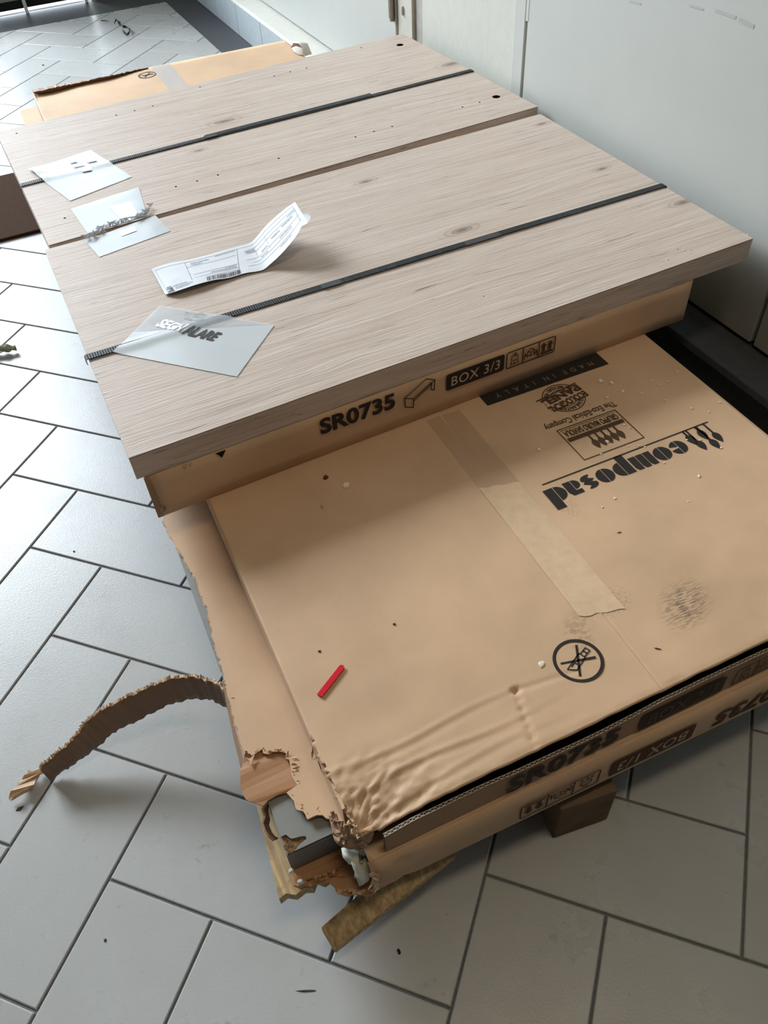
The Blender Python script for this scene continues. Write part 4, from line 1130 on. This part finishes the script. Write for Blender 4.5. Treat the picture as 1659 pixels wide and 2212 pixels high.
# overlapping glued edge at the front left corner
MB().hexa([(.2945, .4705, Z2 + .002), (.306, .4700, Z2 + .002), (.306, .4718, Z2 + .002), (.2945, .473, Z2 + .002)], [(.2945, .4705, Z3 - .002), (.3035, .4702, Z3 - .002), (.3035, .4718, Z3 - .002), (.2945, .473, Z3 - .002)]).build('corner_flap', M_card_dark, c3)
mb = MB(); rr = random.Random(2)
for k in range(9):
    p = Vector((.299 + rr.uniform(0, .010), .4705, Z2 + .004 + rr.uniform(0, .010))); d = Vector((rr.uniform(-.004, .008), rr.uniform(-.004, 0), rr.uniform(.004, .016)))
    mb.add([p, p + Vector((.003, -.001, 0)), p + d + Vector((.002, 0, 0)), p + d], [(0, 1, 2, 3)])
mb.build('split_corner', M_card_pale, c3)
n3 = Vector((e3.y, -e3.x, 0))
pl3 = Plane2D((F3a.x, F3a.y, 0), e3, (0, 0, 1), .0032)
f3 = lambda px, py: pl3.inv(onp(px, py, F3a + n3 * .001, n3))
D3 = lambda cx, cy: f3(660 + cx * .3978, 700 + cy * .3978)
ink = MB()
a_, b_ = D3(80, 592), D3(487, 462)
text2(ink, pl3, 'SR0735', a_[0], (a_[1] + b_[1]) / 2, b_[0] - a_[0], .040, .035, .0)
ink.build('printed_code', M_ink, front3)
ink = MB()
L = lambda pts, w=.0022, cl=False: line2(ink, pl3, [D3(*p) for p in pts], w, cl)
L([(535, 402), (585, 403), (583, 450), (540, 448)], cl=True); L([(535, 402), (652, 295), (700, 300), (585, 403)])
L([(700, 300), (696, 355), (678, 351), (682, 318)]); L([(584, 416), (684, 320)])
ink.build('printed_drawing', M_ink, front3)
ink = MB()
b0_, b1_ = D3(762, 350), D3(1072, 258)
zA = (D3(762, 350)[1] + D3(1068, 260)[1]) / 2; zB2 = zA + .041
poly2(ink, pl3, rrect(b0_[0], zA, b1_[0], zB2, .005))
ink.build('printed_label', M_ink, front3)
iw = MB(); text2(iw, pl3, 'BOX 3/3', b0_[0] + .011, zA + .009, b1_[0] - b0_[0] - .022, .0235, .008, .06, 1.1, 1.3); iw.build('printed_letters', M_inkwhite, front3)
ink = MB(); i0, i1 = D3(1087, 236)[0], D3(1345, 150)[0]; zi = (D3(1087, 236)[1] + D3(1338, 155)[1]) / 2
icons(ink, pl3, i0, i1, zi, zi + .040); ink.build('printed_icons', M_inkbrown, front3)
# small tears at the upper edge of the front wall
for cx, cy, w, h in ((1225, 90, .011, .010), (820, 228, .006, .006), (880, 200, .004, .004)):
    p = pl3.inv(onp(240 + cx * .1929, 960 + cy * .1929, F3a, n3)); mb = MB()
    poly2(mb, pl3, [(p[0] - w, Z3 - .002), (p[0] - w * .4, Z3 - .002 - h * .6), (p[0], Z3 - .002 - h * 1.5), (p[0] + w * .5, Z3 - .002 - h * .7), (p[0] + w, Z3 - .002)], .6)
    mb.build('torn_nick', M_dark if w > .01 else M_card_pale, front3)

# ================================================================== oak panels
def hole_ring(px, py, r, n): 
    p = at(px, py, ZB); return [(p.x + r * math.cos(2 * math.pi * k / n), p.y + r * math.sin(2 * math.pi * k / n)) for k in range(n)]
def board(label, corners, holes, mt, z0=Z3):
    q = [Vector((*c, 0)) for c in corners]; cen = sum(q, Vector((0, 0, 0))) / 4
    t = tag(empty('wooden_panel', (cen.x, cen.y, z0)), label, 'panel')
    top = prism([(p.x, p.y) for p in q], ZB - .0012, ZB, holes=[hole_ring(*h) for h in holes])
    # keep only the decor sheet here; body follows
    sheet = top.build('decor_face', mt, t)
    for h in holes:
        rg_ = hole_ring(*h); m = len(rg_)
        MB().add([(p[0], p[1], ZB - .0001) for p in rg_] + [(p[0], p[1], ZB - .0115) for p in rg_], [(m + i, m + (i + 1) % m, (i + 1) % m, i) for i in range(m)] + [tuple(range(m, 2 * m))]).build('dowel_hole' if h[2] > .01 else 'screw_hole', M_hole, sheet)  # near-black lining puts the shade of the hole into its colour
    ins = [(p + (cen - p).normalized() * .0012) for p in q]
    body = MB().hexa([(p.x, p.y, z0 + .0005) for p in ins], [(p.x, p.y, ZB - .0125) for p in ins]); body.build('panel_core', mt, t, bevel=.0015)
    for i in range(4):
        a, b = q[i], q[(i + 1) % 4]; d = (b - a).normalized(); n = Vector((d.y, -d.x, 0))
        mb = MB().hexa([(p.x, p.y, z0 + .0005) for p in (a, b, b - n * .0011, a - n * .0011)], [(p.x, p.y, ZB - .0022) for p in (a, b, b - n * .0011, a - n * .0011)])
        mb.build('edge_band', mt, t)
        mb = MB().hexa([(p.x, p.y, ZB - .0022) for p in (a - n * .0004, b - n * .0004, b - n * .0014, a - n * .0014)], [(p.x, p.y, ZB - .0012) for p in (a - n * .0004, b - n * .0004, b - n * .0014, a - n * .0014)])
        mb.build('glue_line', M_hole, t)
    return t
front_c = [(.283, .473), (1.717, .500), (1.716, 1.352), (.279, 1.312)]
back_c = [(.292, 1.330), (1.741, 1.402), (1.713, 2.233), (.273, 2.141)]
pA = board('near wooden panel with oak grain lying over the upper carton', front_c, [(1045, 640, .0015, 6)], M_wood)
sm, bg2 = .0035, .012
hl = [(36, 288), (251, 249), (291, 239), (330, 229), (432, 188), (592, 164), (627, 155), (662, 147), (780, 103), (380, 403), (426, 391), (471, 378), (602, 342), (768, 296), (808, 284), (847, 273), (999, 231), (1036, 221), (140, 471)]
pB = board('far wooden panel with screw holes and two round dowel holes', back_c, [(x, yy, sm, 8) for x, yy in hl] + [(864, 97, .0125, 20), (1072, 209, .0125, 20)], M_wood_b)

# ================================================================== straps
def strap(label, pts, w, over_l, over_r, seals):
    """flat band across a panel, bent down over both edges; pts = (x, y, lift)"""
    t = tag(empty('packing_strap', (sum(p[0] for p in pts) / len(pts), sum(p[1] for p in pts) / len(pts), ZB)), label, 'strap')
    P_ = [Vector((p[0], p[1], ZB + .0012 + p[2])) for p in pts]
    l, r = P_[0], P_[-1]
    P_ = [l + Vector((-.0025, 0, -over_l)), l + Vector((-.0035, 0, -.004)), l + Vector((-.002, 0, -.0003))] + P_ + [r + Vector((.002, 0, -.0003)), r + Vector((.0035, 0, -.004)), r + Vector((.0035, 0, -over_r))]
    mb = MB()
    n = len(P_)
    for i, p in enumerate(P_):
        a, b = P_[max(i - 1, 0)], P_[min(i + 1, n - 1)]; tg = (b - a).normalized()
        side = Vector((0, 1, 0)) if abs(tg.z) > .8 else Vector((-tg.y, tg.x, 0)).normalized()
        mb.v += [p - side * w / 2, p + side * w / 2]
    mb.f = [(2 * i, 2 * i + 2, 2 * i + 3, 2 * i + 1) for i in range(n - 1)]
    o = mb.build('band', M_strap, t); m = o.modifiers.new('solid', 'SOLIDIFY'); m.thickness = .0012; m.offset = 1
    for (x0, x1, yo, ww, z) in seals:
        yv = lambda x: pts[0][1] + (pts[-1][1] - pts[0][1]) * (x - pts[0][0]) / (pts[-1][0] - pts[0][0]) + yo
        k = 24; mb = MB()
        lo_ = []
        for i in range(k + 1):
            x = x0 + (x1 - x0) * i / k; mb.v += [Vector((x, yv(x) - ww / 2, ZB + z)), Vector((x, yv(x) + ww / 2, ZB + z))]
        mb.f = [(2 * i, 2 * i + 2, 2 * i + 3, 2 * i + 1) for i in range(k)]
        o = mb.build('overlapping_end', M_strap if x1 - x0 > .1 else M_seal, t); m = o.modifiers.new('solid', 'SOLIDIFY'); m.thickness = .0012; m.offset = 1
    return t
xs_ = [.279 + 1.437 * i / 40 for i in range(41)]
e_ = lambda px, py: at(px, py, ZB + .002)
strap('black embossed strap across the near wooden panel', [(x, .8085 + (.808 - .8085) * (x - .279) / 1.44 + .002 * math.sin(x * 2.2), .0012 + .0006 * math.sin(x * 7)) for x in xs_], .0185, .012, .02,
      [(at(697, 625, ZB).x, at(737, 612, ZB).x, 0, .0190, .0034), (at(1000, 527, ZB).x, at(1075, 505, ZB).x, 0, .0185, .0034)])
x0_, x1_ = .284, 1.727
strap('black strap with long doubled end across the far wooden panel', [(x0_ + (x1_ - x0_) * i / 40, 1.7085 + (1.7675 - 1.7085) * i / 40, .0012) for i in range(41)], .0185, .012, .02,
      [(at(440, 297, ZB).x, at(466, 291, ZB).x, 0, .0215, .0048), (at(445, 296, ZB).x, at(800, 205, ZB).x, .007, .021, .0034)])

# ================================================================== plastic document pouches
def sheet(name, corners, mt, parent, nu=24, nv=18, lift=.0016, amp=.0006, seed=0, warp=None, z=ZB):
    (a, b, c, d) = [Vector((*p[:2], 0)) for p in corners]; mb = MB()
    for j in range(nv + 1):
        for i in range(nu + 1):
            u, v = i / nu, j / nv
            p = (a * (1 - u) + b * u) * (1 - v) + (d * (1 - u) + c * u) * v
            p.z = z + lift + amp * noise.noise(Vector((u * 3, v * 3, seed)))
            if warp: p = warp(u, v, p)
            mb.v.append(p)
    mb.f = [(j * (nu + 1) + i, j * (nu + 1) + i + 1, (j + 1) * (nu + 1) + i + 1, (j + 1) * (nu + 1) + i) for j in range(nv) for i in range(nu)]
    o = mb.build(name, mt, parent, smooth=True)
    return o
bump_ = lambda y0, h, w=.016: (lambda u, v, p: Vector((p.x, p.y, p.z + h * math.exp(-((p.y - y0(p.x)) / w) ** 2))))
P4 = lambda L_, z=ZB: [tuple(at(x, yy, z)[:2]) for x, yy in L_]
f_c = P4([(245, 763), (512, 815), (593, 703), (345, 661)])
pouch = tag(empty('document_pouch', (.49, .76, ZB)), 'white plastic document pouch with black letters lying over the near strap', 'plastic pouch')
wA = bump_(lambda x: .808, .0032)
# lower part milky, upper strip clear
fa, fb, fc, fd = [Vector(p) for p in f_c]
mixp = lambda p, q_, t: tuple(p.lerp(q_, t))
body_ = sheet('milky_back', [fa, fb, fc, mixp(fa, fd, .42)], M_film, pouch, warp=wA, seed=1)
top_ = sheet('clear_film_or_glint', [mixp(fa, fd, .42), fc, mixp(fc, fc, 0), fd], M_film_clear, pouch, 24, 12, .0019, .0006, 2, wA)
ink = MB()
t0, t1_ = at(398, 725, ZB), at(460, 739, ZB)
exL = (t1_ - t0).normalized(); upv = (at(437, 708, ZB) - at(413, 728, ZB)); upn = Vector((-exL.y, exL.x, 0))
def zlift(mb):
    for p in mb.v: p.z = ZB + .0026 + .0032 * math.exp(-((p.y - .808) / .016) ** 2)
plF = Plane2D(t0, exL, upn, 0)
text2(ink, plF, 'ALARE', -.008, 0, (t1_ - t0).length + .012, .032, .035, .25); zlift(ink); ink.build('printed_letters', M_ink, pouch)
ink = MB()
g0_, g1_ = at(335, 706, ZB), at(392, 722, ZB); plG = Plane2D(g0_, (g1_ - g0_), Vector((-(g1_ - g0_).y, (g1_ - g0_).x, 0)), 0)
text2(ink, plG, 'SEGN', 0, 0, (g1_ - g0_).length, .030, .035, .25); zlift(ink); ink.build('glare_letters', M_silver, pouch)  # letters under glare, the glare put into their silver colour
ink = MB(); rr = random.Random(4)
for k in range(26):
    p = at(rr.uniform(393, 436), rr.uniform(676, 696), ZB); d = exL * rr.uniform(.006, .014); w_ = upn * .0022
    ink.add([p, p + d, p + d + w_, p + w_], [(0, 1, 2, 3)])
zlift(ink); o = ink.build('glint_patches', M_silver, pouch); o['kind'] = 'stuff'  # painted glints: silver dashes where the film catches the light
p2 = tag(empty('document_pouch', (.44, 1.69, ZB)), 'white plastic pouch covering the strap on the far wooden panel', 'plastic pouch')
y2 = lambda x: 1.7085 + .041 * (x - .284)
def w2_(u, v, p):
    p = bump_(y2, .0034)(u, v, p)
    k = max(0, 1 - math.hypot(u, v - .85) / .35); p.z += .010 * k * k
    return p
sheet('milky_back', P4([(152, 435), (285, 383), (196, 325), (62, 368)]), M_film, p2, 24, 24, .0016, .0008, 5, w2_)
ink = MB(); rr = random.Random(9)
for (x, yy, w, h) in ((172, 358, 22, 5), (188, 367, 20, 8), (200, 348, 18, 5), (160, 350, 12, 4)):
    ink.add([at(x - w / 2, yy + h / 2, ZB + .005), at(x + w / 2, yy + h / 2 - 4, ZB + .005), at(x + w / 2 - 4, yy - h / 2 - 4, ZB + .005), at(x - w / 2 - 6, yy - h / 2, ZB + .005)], [(0, 1, 2, 3)])
ink.build('glint_patches', M_silver, p2)  # window reflection on the film painted as silver patches
for nm, poly, holeline, lab in (('a', [(190, 505), (318, 466), (300, 405), (153, 452)], 1, 'upper half of a torn plastic pouch at the gap between panels'),
                                ('b', [(215, 556), (368, 500), (336, 466), (184, 521)], 0, 'lower half of the torn plastic pouch on the near panel edge')):
    pt = tag(empty('torn_pouch', tuple(sum((at(x, yy, ZB) for x, yy in poly), Vector((0, 0, 0))) / 4)), lab, 'plastic pouch')
    sheet('milky_back', P4(poly), M_film, pt, 20, 14, .0014, .0006, 7 if nm == 'a' else 8)
    g1p = [(236, 448), (282, 437), (300, 467), (262, 474)] if nm == 'a' else [(256, 503), (290, 490), (296, 500), (264, 512)]
    sheet('clear_film_or_glint', P4(g1p), M_silver, pt, 6, 4, .0026, .0003, 3)  # silver sheet paints the bright window reflection on the film
    mb = MB(); rr = random.Random(5 if nm == 'a' else 6)
    ln = [(214, 496), (240, 488), (268, 480), (300, 470), (318, 464), (326, 440)] if nm == 'a' else [(186, 516), (206, 508), (226, 500)]
    for k in range(60 if nm == 'a' else 22):
        t = rr.random() * (len(ln) - 1); i = int(t); px_ = ln[i][0] + (ln[i + 1][0] - ln[i][0]) * (t - i); py_ = ln[i][1] + (ln[i + 1][1] - ln[i][1]) * (t - i)
        p = at(px_ + rr.uniform(-3, 3), py_ + rr.uniform(-3, 2), ZB + .003)
        v3 = [p + Vector((rr.uniform(-.012, .012), rr.uniform(-.007, .007), rr.uniform(-.001, .012))) for _ in range(3)]
        mb.add([p] + v3, [(0, 1, 2), (0, 2, 3)])
    mb.build('crinkled_edge', film_mat('crinkled_film', srgb(205, 210, 214), .8), pt)

# ================================================================== courier label (upside down, right half curled up)
lab_top = [(327, 581), (345, 574), (372, 567), (410, 560), (450, 550), (490, 538), (520, 530), (540, 524), (552, 514), (572, 490), (595, 468), (617, 450), (637, 436)]
lab_bot = [(357, 636), (378, 630), (402, 622), (430, 613), (462, 605), (495, 600), (530, 590), (565, 584), (582, 572), (604, 552), (624, 530), (643, 505), (660, 472)]
hz_t = [.003, .003, .004, .004, .004, .005, .005, .006, .010, .024, .042, .060, .076]
hz_b = [.004, .011, .012, .013, .010, .006, .005, .004, .010, .026, .044, .060, .074]
lt = [at(x, yy, ZB + h) for (x, yy), h in zip(lab_top, hz_t)]; lb = [at(x, yy, ZB + h) for (x, yy), h in zip(lab_bot, hz_b)]
def lab(u, v, lift=0.0):
    p = catm(lt, u).lerp(catm(lb, u), v)
    p.z += .0014 * noise.noise(Vector((u * 9, v * 4, 2))) * (1 - abs(2 * v - 1)) + lift
    return p
lbt = tag(empty('shipping_label', tuple(lab(.4, .5))), 'creased white courier label with barcode, its right half curled upwards', 'label')
mb = MB(); nu, nv = 72, 14
for j in range(nv + 1):
    for i in range(nu + 1): mb.v.append(lab(i / nu, j / nv))
mb.f = [(j * (nu + 1) + i, (j + 1) * (nu + 1) + i, (j + 1) * (nu + 1) + i + 1, j * (nu + 1) + i + 1) for j in range(nv) for i in range(nu)]
pap = mb.build('paper', M_paper, lbt, smooth=True)
def lq(mb, u0, v0, u1, v1, n=6, lift=.0007):
    a = [lab(u0 + (u1 - u0) * i / n, v0, lift) for i in range(n + 1)]; b = [lab(u0 + (u1 - u0) * i / n, v1, lift) for i in range(n + 1)]
    mb.add(a + b, [(i, n + 1 + i, n + 2 + i, i + 1) for i in range(n)])
fine = MB(); dk = MB(); rr = random.Random(10)
# frame rules
lw_, lh = .0022, .008
for (u0, v0, u1, v1) in ((.03, .10, .97, .10), (.22, .10, .48, .10), (.22, .30, .46, .30), (.24, .74, .47, .74), (.24, .62, .47, .62), (.52, .34, .97, .34), (.52, .56, .97, .56), (.52, .78, .97, .78), (.55, .22, .97, .22), (.55, .68, .9, .68)):
    lq(fine, u0, v0, u1, v0 + lh, 12)
for (u0, v0, v1) in ((.03, .10, .84), (.22, .10, .80), (.47, .10, .80), (.72, .22, .62), (.96, .10, .80), (.60, .34, .56)):
    lq(fine, u0, v0, u0 + lw_, v1, 1)
for (u0, u1, v, h) in ((.245, .33, .17, .05), (.245, .30, .24, .04), (.36, .46, .13, .03), (.40, .46, .62, .04), (.33, .46, .68, .04), (.52, .60, .25, .05), (.53, .60, .30, .04), (.75, .82, .42, .05), (.84, .93, .38, .06), (.80, .90, .60, .05), (.90, .96, .26, .06), (.66, .71, .48, .05), (.63, .70, .62, .04), (.78, .88, .82, .04), (.09, .19, .80, .04), (.10, .22, .86, .03), (.10, .20, .905, .03)):
    u = u0
    while u < u1:
        w = rr.uniform(.002, .006); lq(fine, u, v, min(u + w, u1), v + h * rr.uniform(.5, .9), 1); u += w + .0025
fine.build('fine_print', M_grey_ink, pap)['kind'] = 'stuff'
u = .30
while u < .475:
    w = rr.choice((.0016, .0016, .003, .0045)); lq(dk, u, .84, u + w, .975, 1); u += w + rr.choice((.0018, .003, .0045))
for (u0, v0, u1, v1) in ((.035, .845, .085, .86), (.035, .965, .085, .98), (.035, .845, .038, .98), (.082, .845, .085, .98), (.30, .815, .475, .822)): lq(dk, u0, v0, u1, v1, 2)
v_, f_ = text_geo('BRT', .03)
xs2 = [a[0] for a in v_]; ys2 = [a[1] for a in v_]
dk.add([lab(.078 - .036 * (a[0] - min(xs2)) / (max(xs2) - min(xs2)), .872 + .08 * (a[1] - min(ys2)) / (max(ys2) - min(ys2)), .0008) for a in v_], f_)
lq(dk, .041, .79, .08, .80, 2); lq(dk, .041, .815, .08, .822, 2)
text_u = [('BRTcode', .40, .08)]
o = dk.build('barcode_print', M_dark_ink, pap); o['kind'] = 'stuff'
mb = MB(); pa_ = [lab(.965, .55), lab(1.0, .75), lab(1.0, 1.0), lab(.955, 1.0)]
tip_ = [Vector((p.x + .012, p.y - .006, p.z + .002 * i)) for i, p in enumerate(pa_)]
mb.add(pa_ + tip_, [(i, i + 1, 5 + i, 4 + i) for i in range(3)])
mb.build('clear_tape_end', M_film_clear, lbt)

# ================================================================== red stick on the lid
ra, rb = at(690, 1502, Z2 + .004), at(741, 1437, Z2 + .004)
rd = (rb - ra); rl = rd.length; rd = rd.normalized(); rn = Vector((-rd.y, rd.x, 0)); rw = .0046
outl_ = [(0, -rw), (rl - rw, -rw)] + [(rl - rw + rw * math.cos(a), rw * math.sin(a)) for a in [math.radians(x) for x in range(-75, 90, 15)]] + [(rl - rw, rw), (0, rw)]
pts_ = [ra + rd * x + rn * yy for x, yy in outl_]
o = prism([(p.x, p.y) for p in pts_], Z2 + .0004, Z2 + .0042).build('plastic_stick', M_red, bevel=.0008)
tag(o, 'short bright red plastic stick with a rounded end lying on the middle carton', 'stick')

# ================================================================== crumbs and litter
def chip(name, px, py, z, size, mt, seed, flat=.45, elong=1.0, rot=None):
    rr = random.Random(seed); p = at(px, py, z); n = 7; rot = rr.uniform(0, 6.28) if rot is None else rot
    cr_, sr_ = math.cos(rot), math.sin(rot); base, topv = [], []
    for k in range(n):
        a = 6.283 * k / n; r = size * rr.uniform(.6, 1.15)
        x, yv = r * math.cos(a) * elong, r * math.sin(a)
        base.append(p + Vector((x * cr_ - yv * sr_, x * sr_ + yv * cr_, 0)))
        topv.append(p + Vector(((x * cr_ - yv * sr_) * .62, (x * sr_ + yv * cr_) * .62, size * flat * rr.uniform(.6, 1.2))))
    mb = MB(); mb.add(base + topv, [(k, (k + 1) % n, n + (k + 1) % n, n + k) for k in range(n)] + [tuple(range(n, 2 * n))])
    return mb.build(name, mt)
big_ = {0: 'flat white plaster flake beside the dark printed strip', 1: 'angular white plaster flake below the dark printed strip', 6: 'lone white crumb left of the boxed logo', 7: 'white crumb lying on the boxed logo leaves', 2: 'white plaster flake right of the round seal, lowest of three flakes',
        3: 'white plaster flake just above the boxed logo slogan', 5: 'white crumb on the right edge of the boxed logo', 8: 'white crumb right below the hanging leaf marks',
        9: 'white crumb below the middle of the brand name', 10: 'small white crumb left below the brand name', 14: 'thin white flake near the right tape edge above the leaf marks',
        15: 'white crumb on the taped right edge of the lid', 21: 'white crumb nearest the right edge of the lid', 24: 'white crumb on the leaf stems of the brand name', 25: 'white crumb on the first o of the brand name', 26: 'white crumb at the tip of the rightmost leaf mark'}
cr_list = [(793, 207, .0075), (860, 220, .0070), (930, 272, .0055), (833, 310, .0055), (913, 243, .003), (940, 480, .0042), (412, 630, .0048), (835, 583, .0055), (1400, 797, .0045), (882, 933, .004), (805, 987, .003), (965, 610, .003), (1030, 608, .003), (975, 500, .0025), (1355, 377, .005), (1270, 150, .004), (1210, 212, .004), (1155, 232, .0035), (1048, 288, .0035), (993, 143, .003), (1192, 328, .003), (1530, 340, .0038), (1463, 400, .003), (1400, 208, .003), (1410, 573, .0035), (1188, 714, .003), (1540, 620, .0038), (1110, 205, .003), (845, 262, .0025), (727, 345, .0025), (1040, 285, .0028), (1068, 615, .003), (797, 660, .0028), (1325, 572, .003), (1335, 952, .0025)]
for k, (cx, cy, sz) in enumerate(cr_list):
    o = chip('plaster_crumb', 1020 + cx * .3496, 750 + cy * .3496, Z2 + .0008, sz * .78, M_crumb, 100 + k, .35, 1.3)
    tag(o, big_.get(k, 'small white plaster crumb scattered over the printed carton lid'), 'crumb', None if k in big_ else 'plaster crumbs on the carton lid')
for k, (x, yy, sz) in enumerate(((1463, 537, .003), (1476, 541, .0028), (1492, 540, .0025), (1442, 560, .0028), (1460, 548, .002), (1438, 542, .002), (1392, 529, .002), (1493, 546, .002), (1615, 506, .0022))):
    tag(chip('plaster_crumb', x, yy, ZB + .0005, sz, M_crumb, 300 + k, .4), 'tiny pale crumb near the right corner of the near wooden panel', 'crumb', 'crumbs on the near panel corner')
tag(chip('wood_flake', 747, 1048, Z2 + .001, .008, M_crumb, 401, .3, 1.2), 'pale splintered flake near the foot of the upper carton', 'flake')
tag(chip('leaf_fragment', 704, 1031, Z2 + .001, .007, mat('brown_leaf', srgb(96, 58, 38), .8, .2), 402, .4, 1.1), 'curled brown leaf fragment beside the pale flake', 'leaf')
tag(chip('wood_flake', 699, 1091, Z2 + .001, .005, M_card_pale, 403, .3, 2.2, .9), 'thin tan splinter below the pale flake', 'flake')
tag(chip('paper_scrap', 1169, 1434, Z2 + .001, .0065, M_crumb, 404, .2, 1.2), 'small white paper scrap left of the crossed knife symbol', 'scrap')
for k, (x, yy, L_, r) in enumerate(((1421, 1401, .016, -.65), (1338, 1150, .010, -.3))):
    tag(chip('dry_straw', x, yy, Z2 + .0008, .0012, M_twig, 410 + k, .6, L_ / .0024, r), ('thin dark straw right of the crossed knife symbol', 'short dark straw below the brand name')[k], 'straw')
tag(chip('dirt_pellet', 690, 1407, Z2 + .0008, .0032, M_twig, 420, .4), 'round brown pellet above the red stick', 'pellet')
tag(chip('dirt_pellet', 852, 1348, Z2 + .0008, .0028, M_twig, 421, .4), 'small brown pellet near the middle of the carton lid', 'pellet')
# floor litter
o = chip('wood_splinter', 663, 2140, .0006, .0016, M_twig, 430, .6, 12, -.42); tag(o, 'thin dark splinter on the floor tile below the broken board', 'splinter')
tag(chip('dirt_pellet', 862, 2057, .0006, .0036, M_rubber, 431, .6, 1.5, 1.3), 'black pellet on the floor right of the broken board', 'pellet')
tag(chip('dirt_pellet', 227, 2031, .0006, .0026, M_twig, 432, .6), 'dark speck on a tile at the lower left', 'pellet')
tag(chip('cardboard_scrap', 44, 1746, .0006, .004, M_twig, 433, .3, 2.4, .25), 'small dark scrap on the floor below the frayed strip tip', 'scrap')
tag(chip('dirt_pellet', 160, 1191, .0006, .003, M_twig, 434, .6), 'small dark speck on a tile left of the torn carton', 'pellet')
tag(chip('dirt_pellet', 93, 141, .0006, .006, M_twig, 435, .6), 'dark pellet on the bright far tiles', 'pellet')
# dry leaf at the left edge
lf = tag(empty('dry_leaf', tuple(at(8, 762, 0))), 'dry curled grey green leaf on the tiles at the left edge', 'leaf')
mb = MB(); a0, a1 = at(-22, 765, .004), at(37, 758, .004); d = a1 - a0; n_ = Vector((-d.y, d.x, 0)).normalized()
N = 14; rows_ = []
for i in range(N + 1):
    t = i / N; w = .030 * math.sin(math.pi * min(1, t * .92 + .06)) ** .7
    for k in range(-3, 4):
        s = k / 3; rows_.append(a0 + d * t + n_ * w * s * .62 + Vector((0, 0, .004 + .012 * s * s + .003 * math.sin(t * 17 + s * 3))))
mb.add(rows_, [(i * 7 + k, (i + 1) * 7 + k, (i + 1) * 7 + k + 1, i * 7 + k + 1) for i in range(N) for k in range(6)])
o = mb.build('leaf_blade', M_leaf, lf, smooth=True); m_ = o.modifiers.new('solid', 'SOLIDIFY'); m_.thickness = .001
mb = MB(); mb.add([a0 + Vector((0, 0, .007)) + n_ * .001, a1 + Vector((0, 0, .006)), a1 + n_ * .0015 + Vector((0, 0, .008)), a0 + n_ * .003 + Vector((0, 0, .010))], [(0, 1, 2, 3)]); mb.build('leaf_rib', M_twig, lf)
# twisted scraps of film on the far floor
def ribbon(name, pts, w, z, mt, label, cat, tw=1.0, seed=0):
    rr = random.Random(seed); P_ = [at(x, yy, .004) for x, yy in pts]; mb = MB(); m = 36
    for i in range(m + 1):
        p = catm(P_, i / m); a = tw * i / m * 6.28; p.z = .003 + z * (.5 + .5 * math.sin(i / m * 9 + seed)) + w * .5
        d = Vector((math.cos(a) * .4, math.sin(a) * .7, .7 * math.cos(a * .7))).normalized() * w * .5 * rr.uniform(.6, 1.2)
        mb.v += [p - d, p + d]
    zmin = min(v.z for v in mb.v)
    for v in mb.v: v.z += .0006 - zmin
    mb.f = [(2 * i, 2 * i + 2, 2 * i + 3, 2 * i + 1) for i in range(m)]
    o = mb.build(name, mt, None, smooth=True); mm = o.modifiers.new('solid', 'SOLIDIFY'); mm.thickness = .001
    return tag(o, label, cat)
ribbon('plastic_ribbon', [(266, 60), (272, 58), (278, 62), (282, 68), (281, 74), (275, 77), (270, 72), (265, 66)], .016, .01, M_twig, 'looped dark plastic ribbon scrap on the far floor', 'scrap', 1.2, 3)
ribbon('plastic_ribbon', [(248, 50), (252, 49), (257, 50), (261, 55), (256, 55)], .018, .012, M_twig, 'small crumpled dark scrap beside the looped ribbon', 'scrap', .8, 5)
ribbon('plastic_ribbon', [(218, 45), (226, 44), (236, 47)], .006, .002, M_twig, 'thin grey sliver lying farthest on the far floor', 'scrap', .3, 7)
# doormat
dm = MB().box((-.62, 2.447, .0005), (.292, 3.02, .012)); o = dm.build('doormat', M_mat, bevel=.004)
tag(o, 'dark brown coir doormat on the bright tiles left of the stack', 'doormat')
# crumpled cloth and brown leaf on the far carton corner by the ledge
mb = MB(); rr = random.Random(3)
cpx = [(630, 103), (640, 101), (652, 104), (664, 108), (674, 117), (660, 121), (645, 118), (635, 112)]
base = [at(x, yy, Z2 + .003) for x, yy in cpx]; cen = sum(base, Vector((0, 0, 0))) / len(base)
ring = [p.lerp(cen, .45) + Vector((rr.uniform(-.01, .01), rr.uniform(-.01, .01), .03 + rr.uniform(-.008, .01))) for p in base]
nn = len(base); mb.add(base + ring + [cen + Vector((0, 0, .036))], [(k, (k + 1) % nn, nn + (k + 1) % nn, nn + k) for k in range(nn)] + [(nn + k, nn + (k + 1) % nn, 2 * nn) for k in range(nn)])
o = mb.build('crumpled_cloth', mk('cream_cloth', srgb(214, 208, 196), .9, .1, 60, .05, .3), None, smooth=True); tag(o, 'crumpled cream cloth on the far end of the middle carton', 'cloth')
mb = MB(); q = [at(x, yy, Z2 + .045) for x, yy in ((628, 104), (634, 97), (640, 94), (645, 98), (652, 103), (640, 103))]
for i, p in enumerate(q): p.z += .006 * (i % 2)
mb.add(q, [(0, 1, 5), (1, 2, 3, 5), (3, 4, 5)])
o = mb.build('dry_leaf', mat('leaf_brown', srgb(110, 80, 66), .8, .2)); m_ = o.modifiers.new('solid', 'SOLIDIFY'); m_.thickness = .001
tag(o, 'shrivelled brown leaf on the crumpled cream cloth', 'leaf')
